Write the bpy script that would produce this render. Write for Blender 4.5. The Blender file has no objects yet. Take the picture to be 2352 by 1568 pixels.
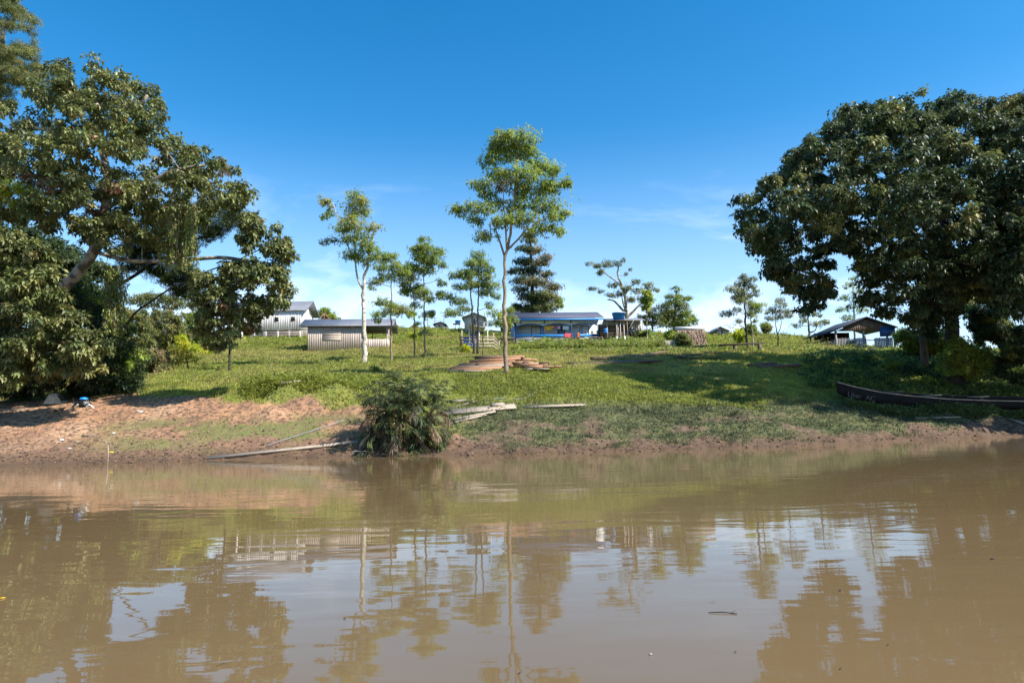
import bpy, math, random
import numpy as np
from mathutils import Vector, Matrix

# ------------------------------------------------------------------ camera, sky, sun
SC = bpy.context.scene
COL = SC.collection
F = 1568.0                      # focal length in working pixels (frame 2352 x 1568)
CX, CY = 1176.0, 784.0
CAMH = 1.2                      # the photographer sits low in a boat
PITCH = math.atan((965.0 - 784.0) / F)
ROLL = math.radians(1.2)
Fw = np.array([0, math.cos(PITCH), math.sin(PITCH)])
R0 = np.array([1.0, 0, 0]); U0 = np.array([0, -math.sin(PITCH), math.cos(PITCH)])
Rt = math.cos(ROLL) * R0 - math.sin(ROLL) * U0
Up = math.sin(ROLL) * R0 + math.cos(ROLL) * U0
EYE = np.array([0, 0, CAMH])
cam = bpy.data.cameras.new('camera'); camo = bpy.data.objects.new('camera', cam); COL.objects.link(camo)
cam.sensor_width = 36; cam.lens = 24.0; cam.clip_end = 9000; cam.clip_start = 0.05
camo.matrix_world = Matrix(((Rt[0], Up[0], -Fw[0], EYE[0]), (Rt[1], Up[1], -Fw[1], EYE[1]),
                            (Rt[2], Up[2], -Fw[2], EYE[2]), (0, 0, 0, 1)))
SC.camera = camo

SUN_EL = math.radians(45); SUN_PHI = math.radians(66)       # phi: from the camera side round to the right
sdir = Vector((math.cos(SUN_EL) * math.sin(SUN_PHI), -math.cos(SUN_EL) * math.cos(SUN_PHI), math.sin(SUN_EL)))
world = bpy.data.worlds.new('World'); SC.world = world; world.use_nodes = True
nt = world.node_tree; nt.nodes.clear()
def N(tree, kind, **kw):
    n = tree.nodes.new(kind)
    for k, v in kw.items():
        setattr(n, k, v)
    return n
sky = N(nt, 'ShaderNodeTexSky', sky_type='NISHITA'); sky.sun_disc = False
sky.sun_elevation = SUN_EL; sky.sun_rotation = math.atan2(sdir.x, sdir.y)
sky.altitude = 250; sky.air_density = 1.0; sky.dust_density = 0.35; sky.ozone_density = 1.5
tc = N(nt, 'ShaderNodeTexCoord')
hsv = N(nt, 'ShaderNodeHueSaturation'); hsv.inputs['Saturation'].default_value = 1.45; hsv.inputs['Value'].default_value = 1.25; hsv.inputs['Hue'].default_value = 0.495
nt.links.new(sky.outputs[0], hsv.inputs['Color'])
sep = N(nt, 'ShaderNodeSeparateXYZ'); nt.links.new(tc.outputs['Generated'], sep.inputs[0])
mp = N(nt, 'ShaderNodeMapping'); mp.inputs['Scale'].default_value = (1.0, 1.0, 3.4)
mp.inputs['Location'].default_value = (3.1, 0.4, 0.2)
nt.links.new(tc.outputs['Generated'], mp.inputs[0])
cn = N(nt, 'ShaderNodeTexNoise'); cn.inputs['Scale'].default_value = 2.6; cn.inputs['Detail'].default_value = 9
cn.inputs['Roughness'].default_value = 0.62; cn.inputs['Distortion'].default_value = 0.5
nt.links.new(mp.outputs[0], cn.inputs['Vector'])
cr = N(nt, 'ShaderNodeMapRange'); cr.inputs[1].default_value = 0.52; cr.inputs[2].default_value = 0.74
nt.links.new(cn.outputs['Fac'], cr.inputs[0])
hm = N(nt, 'ShaderNodeMapRange'); hm.inputs[1].default_value = 0.36; hm.inputs[2].default_value = 0.10   # clouds keep low
nt.links.new(sep.outputs['Z'], hm.inputs[0])
mu = N(nt, 'ShaderNodeMath', operation='MULTIPLY'); nt.links.new(cr.outputs[0], mu.inputs[0]); nt.links.new(hm.outputs[0], mu.inputs[1])
mu2 = N(nt, 'ShaderNodeMath', operation='MULTIPLY'); nt.links.new(mu.outputs[0], mu2.inputs[0]); mu2.inputs[1].default_value = 0.85
cm = N(nt, 'ShaderNodeMixRGB'); nt.links.new(mu2.outputs[0], cm.inputs[0]); nt.links.new(hsv.outputs[0], cm.inputs[1])
cm.inputs[2].default_value = (9.0, 9.6, 10.6, 1)
vl = N(nt, 'ShaderNodeMapRange'); vl.inputs[1].default_value = 0.42; vl.inputs[2].default_value = 0.02; vl.inputs[3].default_value = 0.0; vl.inputs[4].default_value = 0.50
vl.interpolation_type = 'SMOOTHSTEP'; nt.links.new(sep.outputs['Z'], vl.inputs[0])
cm2 = N(nt, 'ShaderNodeMixRGB'); nt.links.new(vl.outputs[0], cm2.inputs[0]); nt.links.new(hsv.outputs[0], cm2.inputs[1]); cm2.inputs[2].default_value = (5.6, 7.0, 9.4, 1)
nt.links.new(cm2.outputs[0], cm.inputs[1])
bg = N(nt, 'ShaderNodeBackground'); bg.inputs['Strength'].default_value = 0.095
nt.links.new(cm.outputs[0], bg.inputs['Color'])
wo = N(nt, 'ShaderNodeOutputWorld'); nt.links.new(bg.outputs[0], wo.inputs[0])
sl = bpy.data.lights.new('sun', 'SUN'); sl.energy = 5.0; sl.angle = math.radians(0.53); sl.color = (1.0, 0.945, 0.86)
so = bpy.data.objects.new('sun', sl); COL.objects.link(so); so.location = sdir * 60
so.rotation_euler = sdir.to_track_quat('Z', 'Y').to_euler()
SC.view_settings.view_transform = 'Standard'; SC.view_settings.look = 'None'
SC.view_settings.exposure = 0.9; SC.view_settings.gamma = 1.0
SC.cycles.max_bounces = 6; SC.cycles.diffuse_bounces = 2; SC.cycles.glossy_bounces = 2
SC.cycles.transmission_bounces = 3; SC.cycles.transparent_max_bounces = 4; SC.cycles.caustics_reflective = False
SC.cycles.caustics_refractive = False

# ------------------------------------------------------------------ helpers
rng = np.random.default_rng(11); random.seed(11)
def P(px, py, d):
    """world point seen at (px,py) whose world Y is d"""
    v = Fw + Rt * ((px - CX) / F) + Up * ((CY - py) / F)
    return EYE + v * (d / v[1])
def proj(p):
    q = np.asarray(p) - EYE; w = q @ Fw
    return CX + F * (q @ Rt) / w, CY - F * (q @ Up) / w
def mpp(d): return d / F            # metres per pixel
_perm = np.random.default_rng(5).random((256, 256))
def vnoise(x, y):
    xi = np.floor(x).astype(int); yi = np.floor(y).astype(int); fx = x - xi; fy = y - yi
    fx = fx * fx * (3 - 2 * fx); fy = fy * fy * (3 - 2 * fy)
    a = _perm[xi & 255, yi & 255]; b = _perm[(xi + 1) & 255, yi & 255]
    c = _perm[xi & 255, (yi + 1) & 255]; d = _perm[(xi + 1) & 255, (yi + 1) & 255]
    return (a * (1 - fx) + b * fx) * (1 - fy) + (c * (1 - fx) + d * fx) * fy
def fbm(x, y, o=4):
    s = 0; a = 0.5; t = 0
    for i in range(o):
        s = s + a * vnoise(x * 2 ** i + 17.3 * i, y * 2 ** i + 5.1 * i); t += a; a *= 0.5
    return s / t
def unit(v):
    return v / np.maximum(np.linalg.norm(v, axis=-1, keepdims=True), 1e-9)

def mesh_np(name, V, T, mat, parent=None, col=None, smooth=False):
    """V (n,3); T list of index arrays (m,k); one mesh object"""
    me = bpy.data.meshes.new(name)
    V = np.asarray(V, dtype=np.float32)
    me.vertices.add(len(V)); me.vertices.foreach_set('co', V.ravel())
    T = [np.asarray(t, dtype=np.int32) for t in T if len(t)]
    idx = np.concatenate([t.ravel() for t in T]); cnt = np.concatenate([np.full(len(t), t.shape[1], np.int32) for t in T])
    st = np.concatenate([[0], np.cumsum(cnt)[:-1]]).astype(np.int32)
    me.loops.add(len(idx)); me.loops.foreach_set('vertex_index', idx)
    me.polygons.add(len(cnt)); me.polygons.foreach_set('loop_start', st); me.polygons.foreach_set('loop_total', cnt)
    if smooth: me.polygons.foreach_set('use_smooth', np.ones(len(cnt), dtype=bool))
    me.update(calc_edges=True)
    at = me.color_attributes.new('Col', 'FLOAT_COLOR', 'POINT')
    if col is None: c4 = np.ones((len(V), 4), np.float32)
    else: c4 = np.concatenate([np.asarray(col, np.float32)[:, :3], np.ones((len(V), 1), np.float32)], 1)
    at.data.foreach_set('color', c4.ravel())
    me.materials.append(mat)
    o = bpy.data.objects.new(name, me); COL.objects.link(o)
    if parent is not None: o.parent = parent
    return o

class MB:
    """collects boxes, beams and tubes; build() links them as ONE mesh object"""
    def __init__(s): s.v = []; s.q = []; s.t = []; s.c = []; s.n = 0
    def add(s, V, Q=(), T=(), col=(1, 1, 1)):
        V = np.asarray(V, float)
        for f in Q: s.q.append([i + s.n for i in f])
        for f in T: s.t.append([i + s.n for i in f])
        s.v.append(V); s.c.append(np.tile(np.asarray(col, float)[:3], (len(V), 1))); s.n += len(V)
    HEX = [(0, 3, 2, 1), (4, 5, 6, 7), (0, 1, 5, 4), (1, 2, 6, 5), (2, 3, 7, 6), (3, 0, 4, 7)]
    def box(s, x0, x1, y0, y1, z0, z1, col=(1, 1, 1)):
        s.add([(x0, y0, z0), (x1, y0, z0), (x1, y1, z0), (x0, y1, z0), (x0, y0, z1), (x1, y0, z1), (x1, y1, z1), (x0, y1, z1)], s.HEX, col=col)
    def hexa(s, pts, col=(1, 1, 1)): s.add(pts, s.HEX, col=col)
    def beam(s, p0, p1, w, h, up=(0, 0, 1), col=(1, 1, 1), taper=1.0):
        p0 = np.asarray(p0, float); p1 = np.asarray(p1, float); a = unit(p1 - p0)
        b = np.cross(a, up)
        b = unit(b) if np.linalg.norm(b) > 1e-4 else np.array([1.0, 0, 0]); c = np.cross(b, a)
        V = []
        for p, k in ((p0, 1.0), (p1, taper)):
            V += [p - b * w / 2 * k - c * h / 2 * k, p + b * w / 2 * k - c * h / 2 * k, p + b * w / 2 * k + c * h / 2 * k, p - b * w / 2 * k + c * h / 2 * k]
        s.add(V, s.HEX, col=col)
    def tube(s, path, rad, n=6, col=(1, 1, 1)):
        path = np.asarray(path, float); m = len(path)
        rad = np.broadcast_to(rad, (m,)) if np.ndim(rad) else np.full(m, rad)
        tan = unit(np.gradient(path, axis=0)); ref = np.array([0.31, 0.95, 0.05])
        if abs(tan[0] @ ref) > 0.9: ref = np.array([0.9, 0.1, 0.3])
        a = unit(np.cross(tan, ref)); b = np.cross(tan, a)
        th = np.arange(n) * 2 * math.pi / n
        V = path[:, None] + rad[:, None, None] * (np.cos(th)[None, :, None] * a[:, None] + np.sin(th)[None, :, None] * b[:, None])
        Q = [(i * n + j, i * n + (j + 1) % n, (i + 1) * n + (j + 1) % n, (i + 1) * n + j) for i in range(m - 1) for j in range(n)]
        k = m * n
        T = [(k, (j + 1) % n, j) for j in range(n)] + [(k + 1, (m - 1) * n + j, (m - 1) * n + (j + 1) % n) for j in range(n)]
        s.add(np.concatenate([V.reshape(-1, 3), path[:1], path[-1:]]), Q, T, col)
    def slab(s, pts, nrm, th, col=(1, 1, 1)):
        """polygon (any number of corners) with thickness th along nrm"""
        pts = np.asarray(pts, float); nrm = unit(np.asarray(nrm, float)); m = len(pts)
        V = np.concatenate([pts, pts + nrm * th])
        T = [(0, i + 1, i) for i in range(1, m - 1)] + [(m, m + i, m + i + 1) for i in range(1, m - 1)]
        Q = [(i, (i + 1) % m, m + (i + 1) % m, m + i) for i in range(m)]
        s.add(V, Q, T, col)
    def lathe(s, prof, c=(0, 0, 0), n=24, col=(1, 1, 1)):
        V = []; m = len(prof)
        for r, z in prof:
            for j in range(n):
                th = 2 * math.pi * j / n; V.append((c[0] + r * math.cos(th), c[1] + r * math.sin(th), c[2] + z))
        Q = [(i * n + j, i * n + (j + 1) % n, (i + 1) * n + (j + 1) % n, (i + 1) * n + j) for i in range(m - 1) for j in range(n)]
        s.add(V, Q, [], col)
    def build(s, name, mat, parent=None, smooth=False):
        V = np.concatenate(s.v); C = np.concatenate(s.c)
        return mesh_np(name, V, [np.array(x) for x in (s.q, s.t) if len(x)], mat, parent, C, smooth)

def tag(o, label=None, cat=None, group=None, kind=None):
    if label: o['label'] = label
    if cat: o['category'] = cat
    if group: o['group'] = group
    if kind: o['kind'] = kind
    return o
def empty(name, loc, rz=0.0, label=None, cat=None, group=None):
    o = bpy.data.objects.new(name, None); COL.objects.link(o); o.empty_display_size = 0.2
    o.location = tuple(loc); o.rotation_euler = (0, 0, rz)
    return tag(o, label, cat, group)

# ------------------------------------------------------------------ materials
def new_mat(name):
    m = bpy.data.materials.new(name); m.use_nodes = True; t = m.node_tree; t.nodes.clear()
    out = N(t, 'ShaderNodeOutputMaterial'); b = N(t, 'ShaderNodeBsdfPrincipled')
    t.links.new(b.outputs[0], out.inputs[0]); return m, t, b, out
def mixc(t, fac, a, b, mode='MIX'):
    n = N(t, 'ShaderNodeMixRGB', blend_type=mode)
    for s_, v in ((0, fac), (1, a), (2, b)):
        if hasattr(v, 'links') or hasattr(v, 'is_linked'): t.links.new(v, n.inputs[s_])
        elif isinstance(v, (int, float)): n.inputs[s_].default_value = v
        else: n.inputs[s_].default_value = (*v, 1)
    return n.outputs[0]
def noise(t, scale, detail=4, rough=0.55, mscale=(1, 1, 1), dist=0.0, coord='Object'):
    c = N(t, 'ShaderNodeTexCoord'); m = N(t, 'ShaderNodeMapping'); m.inputs['Scale'].default_value = mscale
    t.links.new(c.outputs[coord], m.inputs[0]); n = N(t, 'ShaderNodeTexNoise')
    n.inputs['Scale'].default_value = scale; n.inputs['Detail'].default_value = detail
    n.inputs['Roughness'].default_value = rough; n.inputs['Distortion'].default_value = dist
    t.links.new(m.outputs[0], n.inputs['Vector']); return n.outputs['Fac']
def ramp(t, v, lo, hi, a=0.0, b=1.0):
    r = N(t, 'ShaderNodeMapRange'); t.links.new(v, r.inputs[0])
    for i, x in zip((1, 2, 3, 4), (lo, hi, a, b)): r.inputs[i].default_value = x
    return r.outputs[0]
def vcol(t):
    a = N(t, 'ShaderNodeVertexColor'); a.layer_name = 'Col'; return a.outputs['Color']
def bump(t, b, h, dist, strength=1.0):
    n = N(t, 'ShaderNodeBump'); n.inputs['Distance'].default_value = dist; n.inputs['Strength'].default_value = strength
    t.links.new(h, n.inputs['Height']); t.links.new(n.outputs[0], b.inputs['Normal'])
def paint(name, c1, c2=None, rough=0.6, scale=3.0, mscale=(1, 1, 1), lo=0.35, hi=0.65, metal=0.0, bmp=0.0):
    m, t, b, o = new_mat(name); c2 = c2 or tuple(x * 0.75 for x in c1)
    n = noise(t, scale, 6, 0.6, mscale); f = ramp(t, n, lo, hi)
    base = mixc(t, f, c1, c2); t.links.new(mixc(t, 1.0, base, vcol(t), 'MULTIPLY'), b.inputs['Base Color'])
    b.inputs['Roughness'].default_value = rough; b.inputs['Metallic'].default_value = metal
    if bmp: bump(t, b, n, bmp)
    return m
def leafmat(name, rough=0.5, trans=0.28, spec=0.5):
    m, t, b, o = new_mat(name); c = vcol(t)
    t.links.new(c, b.inputs['Base Color']); b.inputs['Roughness'].default_value = rough
    b.inputs['Specular IOR Level'].default_value = spec
    tr = N(t, 'ShaderNodeBsdfTranslucent'); h = N(t, 'ShaderNodeHueSaturation'); h.inputs['Value'].default_value = 1.8
    h.inputs['Hue'].default_value = 0.485
    t.links.new(c, h.inputs['Color']); t.links.new(h.outputs[0], tr.inputs['Color'])
    mx = N(t, 'ShaderNodeMixShader'); mx.inputs[0].default_value = trans
    t.links.new(b.outputs[0], mx.inputs[1]); t.links.new(tr.outputs[0], mx.inputs[2]); t.links.new(mx.outputs[0], o.inputs[0])
    return m
M = {}
M['leaf'] = leafmat('leaf', 0.5, 0.38, 0.4)
M['leaf_gloss'] = leafmat('glossy_leaf', 0.50, 0.2, 0.5)
M['grass'] = leafmat('grass_blade', 0.6, 0.35, 0.25)
M['bark'] = paint('bark', (0.17, 0.125, 0.085), (0.07, 0.05, 0.035), 0.9, 6, (1, 1, 0.35), bmp=0.02)
M['bark_pale'] = paint('pale_bark', (0.42, 0.36, 0.28), (0.11, 0.09, 0.06), 0.85, 2.2, (1, 1, 0.8), 0.44, 0.56, bmp=0.01)
M['bark_tan'] = paint('tan_bark', (0.30, 0.23, 0.15), (0.15, 0.11, 0.075), 0.85, 5, (1, 1, 0.8), 0.42, 0.62)
M['bark_white'] = paint('white_bark', (0.60, 0.55, 0.46), (0.20, 0.17, 0.12), 0.85, 5, (1, 1, 1.6), 0.44, 0.62)
M['bark_dark'] = paint('dark_bark', (0.055, 0.042, 0.03), (0.025, 0.02, 0.015), 0.9, 6, (1, 1, 0.4))
M['grey_wood'] = paint('weathered_grey_board', (0.60, 0.50, 0.43), (0.40, 0.32, 0.265), 0.85, 4, (6, 6, 0.5), 0.38, 0.66)
M['pale_wood'] = paint('bleached_board', (0.74, 0.69, 0.65), (0.55, 0.50, 0.46), 0.85, 4, (6, 6, 0.5), 0.4, 0.68)
M['brown_wood'] = paint('brown_timber', (0.20, 0.13, 0.085), (0.10, 0.065, 0.045), 0.85, 4, (0.6, 6, 6))
M['fresh_wood'] = paint('sawn_timber', (0.42, 0.24, 0.14), (0.28, 0.15, 0.085), 0.8, 4, (0.7, 7, 7))
M['plank'] = paint('sun_bleached_plank', (0.43, 0.36, 0.285), (0.25, 0.20, 0.15), 0.85, 4, (0.8, 7, 7))
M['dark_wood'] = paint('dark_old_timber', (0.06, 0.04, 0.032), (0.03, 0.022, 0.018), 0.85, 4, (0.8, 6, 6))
M['white_paint'] = paint('white_paint', (0.78, 0.79, 0.78), (0.66, 0.67, 0.67), 0.6, 2)
M['blue_paint'] = paint('blue_paint', (0.02, 0.23, 0.58), (0.015, 0.17, 0.48), 0.5, 2)
M['pale_blue'] = paint('pale_blue_paint', (0.25, 0.33, 0.48), (0.16, 0.22, 0.36), 0.6, 3, (4, 4, 0.3))
M['brown_paint'] = paint('brown_door_frame', (0.06, 0.035, 0.03), None, 0.5)
M['beige'] = paint('beige_wall', (0.62, 0.53, 0.43), (0.50, 0.41, 0.33), 0.8, 2)
M['dark_void'] = paint('dark_interior', (0.012, 0.011, 0.012), None, 0.9)
M['thatch'] = paint('dry_palm_thatch', (0.52, 0.40, 0.31), (0.26, 0.19, 0.14), 0.95, 9, (1, 1, 0.5), 0.35, 0.65)
M['tank_blue'] = paint('blue_plastic', (0.015, 0.26, 0.80), (0.012, 0.21, 0.70), 0.32, 2)
M['metal_grey'] = paint('bare_metal', (0.35, 0.36, 0.38), None, 0.45, 3)
M['cloth'] = paint('cloth', (1, 1, 1), (0.85, 0.85, 0.85), 0.9, 12)
M['black_plastic'] = paint('black_plastic', (0.015, 0.016, 0.02), None, 0.22, 20, bmp=0.02)
M['tarp'] = paint('dirty_pale_tarp', (0.60, 0.55, 0.47), (0.40, 0.34, 0.27), 0.8, 5)
M['canoe'] = paint('dark_canoe_hull', (0.012, 0.011, 0.012), (0.022, 0.018, 0.016), 0.9, 3, (0.5, 3, 3))
M['canoe'].node_tree.nodes['Principled BSDF'].inputs['Specular IOR Level'].default_value = 0.15
M['rope'] = paint('grey_rope', (0.30, 0.33, 0.36), None, 0.7)
def roof_mat(name, c, c2, rough=0.5, pitch=6.0, axis=0):
    m, t, b, o = new_mat(name)
    co = N(t, 'ShaderNodeTexCoord'); s_ = N(t, 'ShaderNodeSeparateXYZ'); t.links.new(co.outputs['Object'], s_.inputs[0])
    k = N(t, 'ShaderNodeMath', operation='MULTIPLY'); t.links.new(s_.outputs[axis], k.inputs[0]); k.inputs[1].default_value = 2 * math.pi * pitch
    sn = N(t, 'ShaderNodeMath', operation='SINE'); t.links.new(k.outputs[0], sn.inputs[0])
    n = noise(t, 0.9, 5, 0.6); f = ramp(t, n, 0.35, 0.7)
    t.links.new(mixc(t, 1.0, mixc(t, f, c, c2), vcol(t), 'MULTIPLY'), b.inputs['Base Color'])
    b.inputs['Roughness'].default_value = rough; bump(t, b, sn.outputs[0], 0.02, 0.8)
    return m
M['roof_grey'] = roof_mat('corrugated_grey_roof', (0.20, 0.21, 0.245), (0.14, 0.145, 0.17))
M['roof_blue'] = roof_mat('corrugated_slate_blue_roof', (0.10, 0.10, 0.135), (0.08, 0.08, 0.115))
M['roof_dark'] = roof_mat('corrugated_dark_roof', (0.022, 0.027, 0.05), (0.014, 0.018, 0.035), rough=0.75, axis=1)
M['roof_pale'] = roof_mat('corrugated_pale_roof', (0.50, 0.50, 0.45), (0.34, 0.34, 0.30))

# ------------------------------------------------------------------ terrain heights
def zat(px, py, d): return P(px, py, d)[2]
Z = lambda z: ('z', z)
colsT = {
 -700: [(22, Z(0)), (28, Z(1.3)), (31, Z(2.1)), (40, Z(3.3)), (60, Z(5)), (100, Z(9))],
 0: [(23.4, Z(0)), (28, 985), (31, 945), (36, 925), (60, Z(5.0)), (100, Z(9))],
 250: [(24.1, Z(0)), (27, 1005), (30, 940), (33, 913), (45, 868), (60, 820), (80, 790), (100, Z(14))],
 480: [(24.9, Z(0)), (27, 990), (29.5, 928), (31, 905), (38, 875), (50, 836), (63, 805), (80, 776), (98, 762)],
 600: [(25, Z(0)), (27, 988), (29.0, 935), (30.2, 893), (36, 868), (50, 836), (63, 808), (80, 776), (96, 761)],
 700: [(25, Z(0)), (27, 987), (29.3, 932), (29.9, 889), (36, 864), (50, 834), (63, 809), (80, 776), (95, 759)],
 850: [(25.1, Z(0)), (27, 986), (29.2, 930), (29.8, 888), (36, 860), (50, 830), (65, 800), (80, 772), (94, 756)],
 950: [(25.0, Z(0)), (27, 985), (29, 930), (31, 885), (36, 858), (50, 826), (65, 795), (80, 771), (94, 755)],
 1176: [(24.4, Z(0)), (26, 1002), (28, 957), (30, 915), (33, 857), (38, 836), (45, 819), (55, 806), (70, 792), (82, 776), (98, 763)],
 1400: [(24.8, Z(0)), (26.5, 1002), (28.5, 952), (31, 910), (35, 857), (40, 834), (50, 811), (57, 803), (70, 790), (98, 763)],
 1700: [(25.8, Z(0)), (28, 982), (31, 930), (34, 900), (38, 862), (44, 826), (50, 805), (70, 786), (94, 768)],
 1850: [(26.8, Z(0)), (29, 983), (31.5, 937), (34, 908), (38, 868), (44, 828), (52, 805), (70, 791), (92, 771)],
 2000: [(28, Z(0)), (30, 985), (32, 948), (34, 922), (36, 900), (40, 855), (46, 818), (53, 807), (68, 808), (92, 806)],
 2352: [(31.6, Z(0)), (33, 985), (34.5, 952), (36, 930), (38, 908), (43, 855), (50, 810), (60, 807), (90, 808)],
 3100: [(36, Z(0)), (39, Z(1.0)), (44, Z(2.5)), (52, Z(5.0)), (60, Z(6.0)), (90, Z(7.0))],
}
DG = np.concatenate([np.arange(18, 42, 0.2), np.arange(42, 131, 1.0)])
xs = sorted(colsT); TG = np.linspace(-1.3, 1.3, 261)
tab = []
for x in xs:
    pts = []
    for d, v in colsT[x]:
        pts.append((d, v[1] if isinstance(v, tuple) else zat(x, v, d)))
    d0 = pts[0][0]; dl, zl = pts[-1]
    pts = [(d0 - 12, -2.4), (d0 - 3, -0.8)] + pts + [(max(dl + 8, 112), zl - 0.6), (131, zl - 4.5)]
    tab.append(np.interp(DG, [p[0] for p in pts], [p[1] for p in pts]))
tab = np.array(tab); tx = (np.array(xs) - CX) / F
HT = np.array([np.interp(TG, tx, tab[:, j]) for j in range(len(DG))]).T     # (t, d)
k = np.exp(-0.5 * (np.arange(-9, 10) / 3.5) ** 2); k /= k.sum()
HT = np.apply_along_axis(lambda a: np.convolve(np.pad(a, 9, mode='edge'), k, 'valid'), 0, HT)
k2 = np.array([0.25, 0.5, 0.25]); HT = np.apply_along_axis(lambda a: np.convolve(np.pad(a, 1, mode='edge'), k2, 'valid'), 1, HT)
def H(x, y, detail=True):
    x = np.asarray(x, float); y = np.asarray(y, float); t = np.clip(x / y, -1.299, 1.299); d = np.clip(y, 18.01, 129.9)
    ti = (t + 1.3) / (TG[1] - TG[0]); i = np.clip(ti.astype(int), 0, len(TG) - 2); ft = ti - i
    j = np.clip(np.searchsorted(DG, d, 'right') - 1, 0, len(DG) - 2); fd = (d - DG[j]) / (DG[j + 1] - DG[j])
    h = (HT[i, j] * (1 - ft) + HT[i + 1, j] * ft) * (1 - fd) + (HT[i, j + 1] * (1 - ft) + HT[i + 1, j + 1] * ft) * fd
    far = np.clip((y - 130) / 500, 0, 1); h = h * (1 - far) + 1.0 * far
    if detail:
        k = np.clip((y - 24) / 8, 0.15, 1) 
        h = h + (fbm(x * 0.35, y * 0.35, 3) - 0.5) * 0.5 * k + (fbm(x * 1.7 + 9, y * 1.7, 3) - 0.5) * 0.16
        h = h + (fbm(x * 1.1 + 5, y * 1.9, 4) - 0.5) * 0.55 * np.clip((t + .1) / .05, 0, 1) * np.clip((1.7 - h) / .6, 0, 1) * np.clip((h + .35) / .35, 0, 1)
        sc = np.clip((t + .41) / .05, 0, 1) * np.clip((-.17 - t) / .05, 0, 1) * np.clip((h - 1.3) / .5, 0, 1) * np.clip((3.3 - h) / .5, 0, 1)
        h = h + (vnoise(x * 0.9 + 40, y * 1.2) - 0.45) * 0.75 * sc                    # slumped, hollowed edge of the left bank
    return h
def gnd(px, d):
    """ground point in image column px at world Y = d"""
    z = 3.0
    for _ in range(6):
        # x so that the point (x,d,z) projects to column px
        a = np.array([0, d, z]) - EYE; k = (px - CX) / F
        x = (k * (a @ Fw) - a @ Rt) / (Rt[0] - k * Fw[0]); z = float(H(x, d))
    return np.array([x, d, z])
def hit(px, py, d0=22, d1=120):
    """first terrain point on the ray through a pixel"""
    ds = np.arange(d0, d1, 0.1); v = Fw + Rt * ((px - CX) / F) + Up * ((CY - py) / F)
    p = EYE + v[None] * (ds / v[1])[:, None]; h = np.maximum(H(p[:, 0], p[:, 1]), 0.0); w = np.nonzero(p[:, 2] <= h)[0]
    q = p[w[0]] if len(w) else p[-1]
    return np.array([q[0], q[1], max(float(H(q[0], q[1])), 0.0)])

# soil / grass masks, from the bank's own height and place along it
SX = (np.array([-700, 0, 250, 400, 480, 560, 640, 760, 850, 960, 1040, 1300, 1700, 2000, 2352, 3100]) - CX) / F
SZ = np.array([3.1, 3.0, 2.85, 2.65, 2.45, 2.2, 2.15, 2.2, 2.1, 1.0, 0.50, 0.24, 0.28, 0.42, 0.5, 0.8])
def soilmask(x, y, z):
    t = x / y; zs = np.interp(t, SX, SZ)
    n = (fbm(x * 0.8 + 3, y * 0.8, 4) - 0.5) * 1.5
    s = np.clip((zs - z + n * 0.9) / 0.28 + 0.5, 0, 1)
    fx = np.interp(t, (np.array([150, 360, 800, 900]) - CX) / F, [0, 1, 1, 0])      # thin green film over the low left bank
    fz = np.clip((z - 0.15) / 0.3, 0, 1) * np.clip((1.75 - z) / 0.4, 0, 1)
    fn = np.clip((fbm(x * 0.5 + 31, y * 1.0, 5) - 0.37) / 0.14, 0, 1)
    film = fx * fz * fn * s
    # bare strips between grass on the right bank
    b = np.clip((fbm(x * 0.6 + 70, y * 1.4, 4) - 0.60) / 0.08, 0, 1) * np.clip((1.5 - z) / 0.5, 0, 1) * (t > (1040 - CX) / F)
    s = np.maximum(s, b * 0.85)
    return s, film
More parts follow.
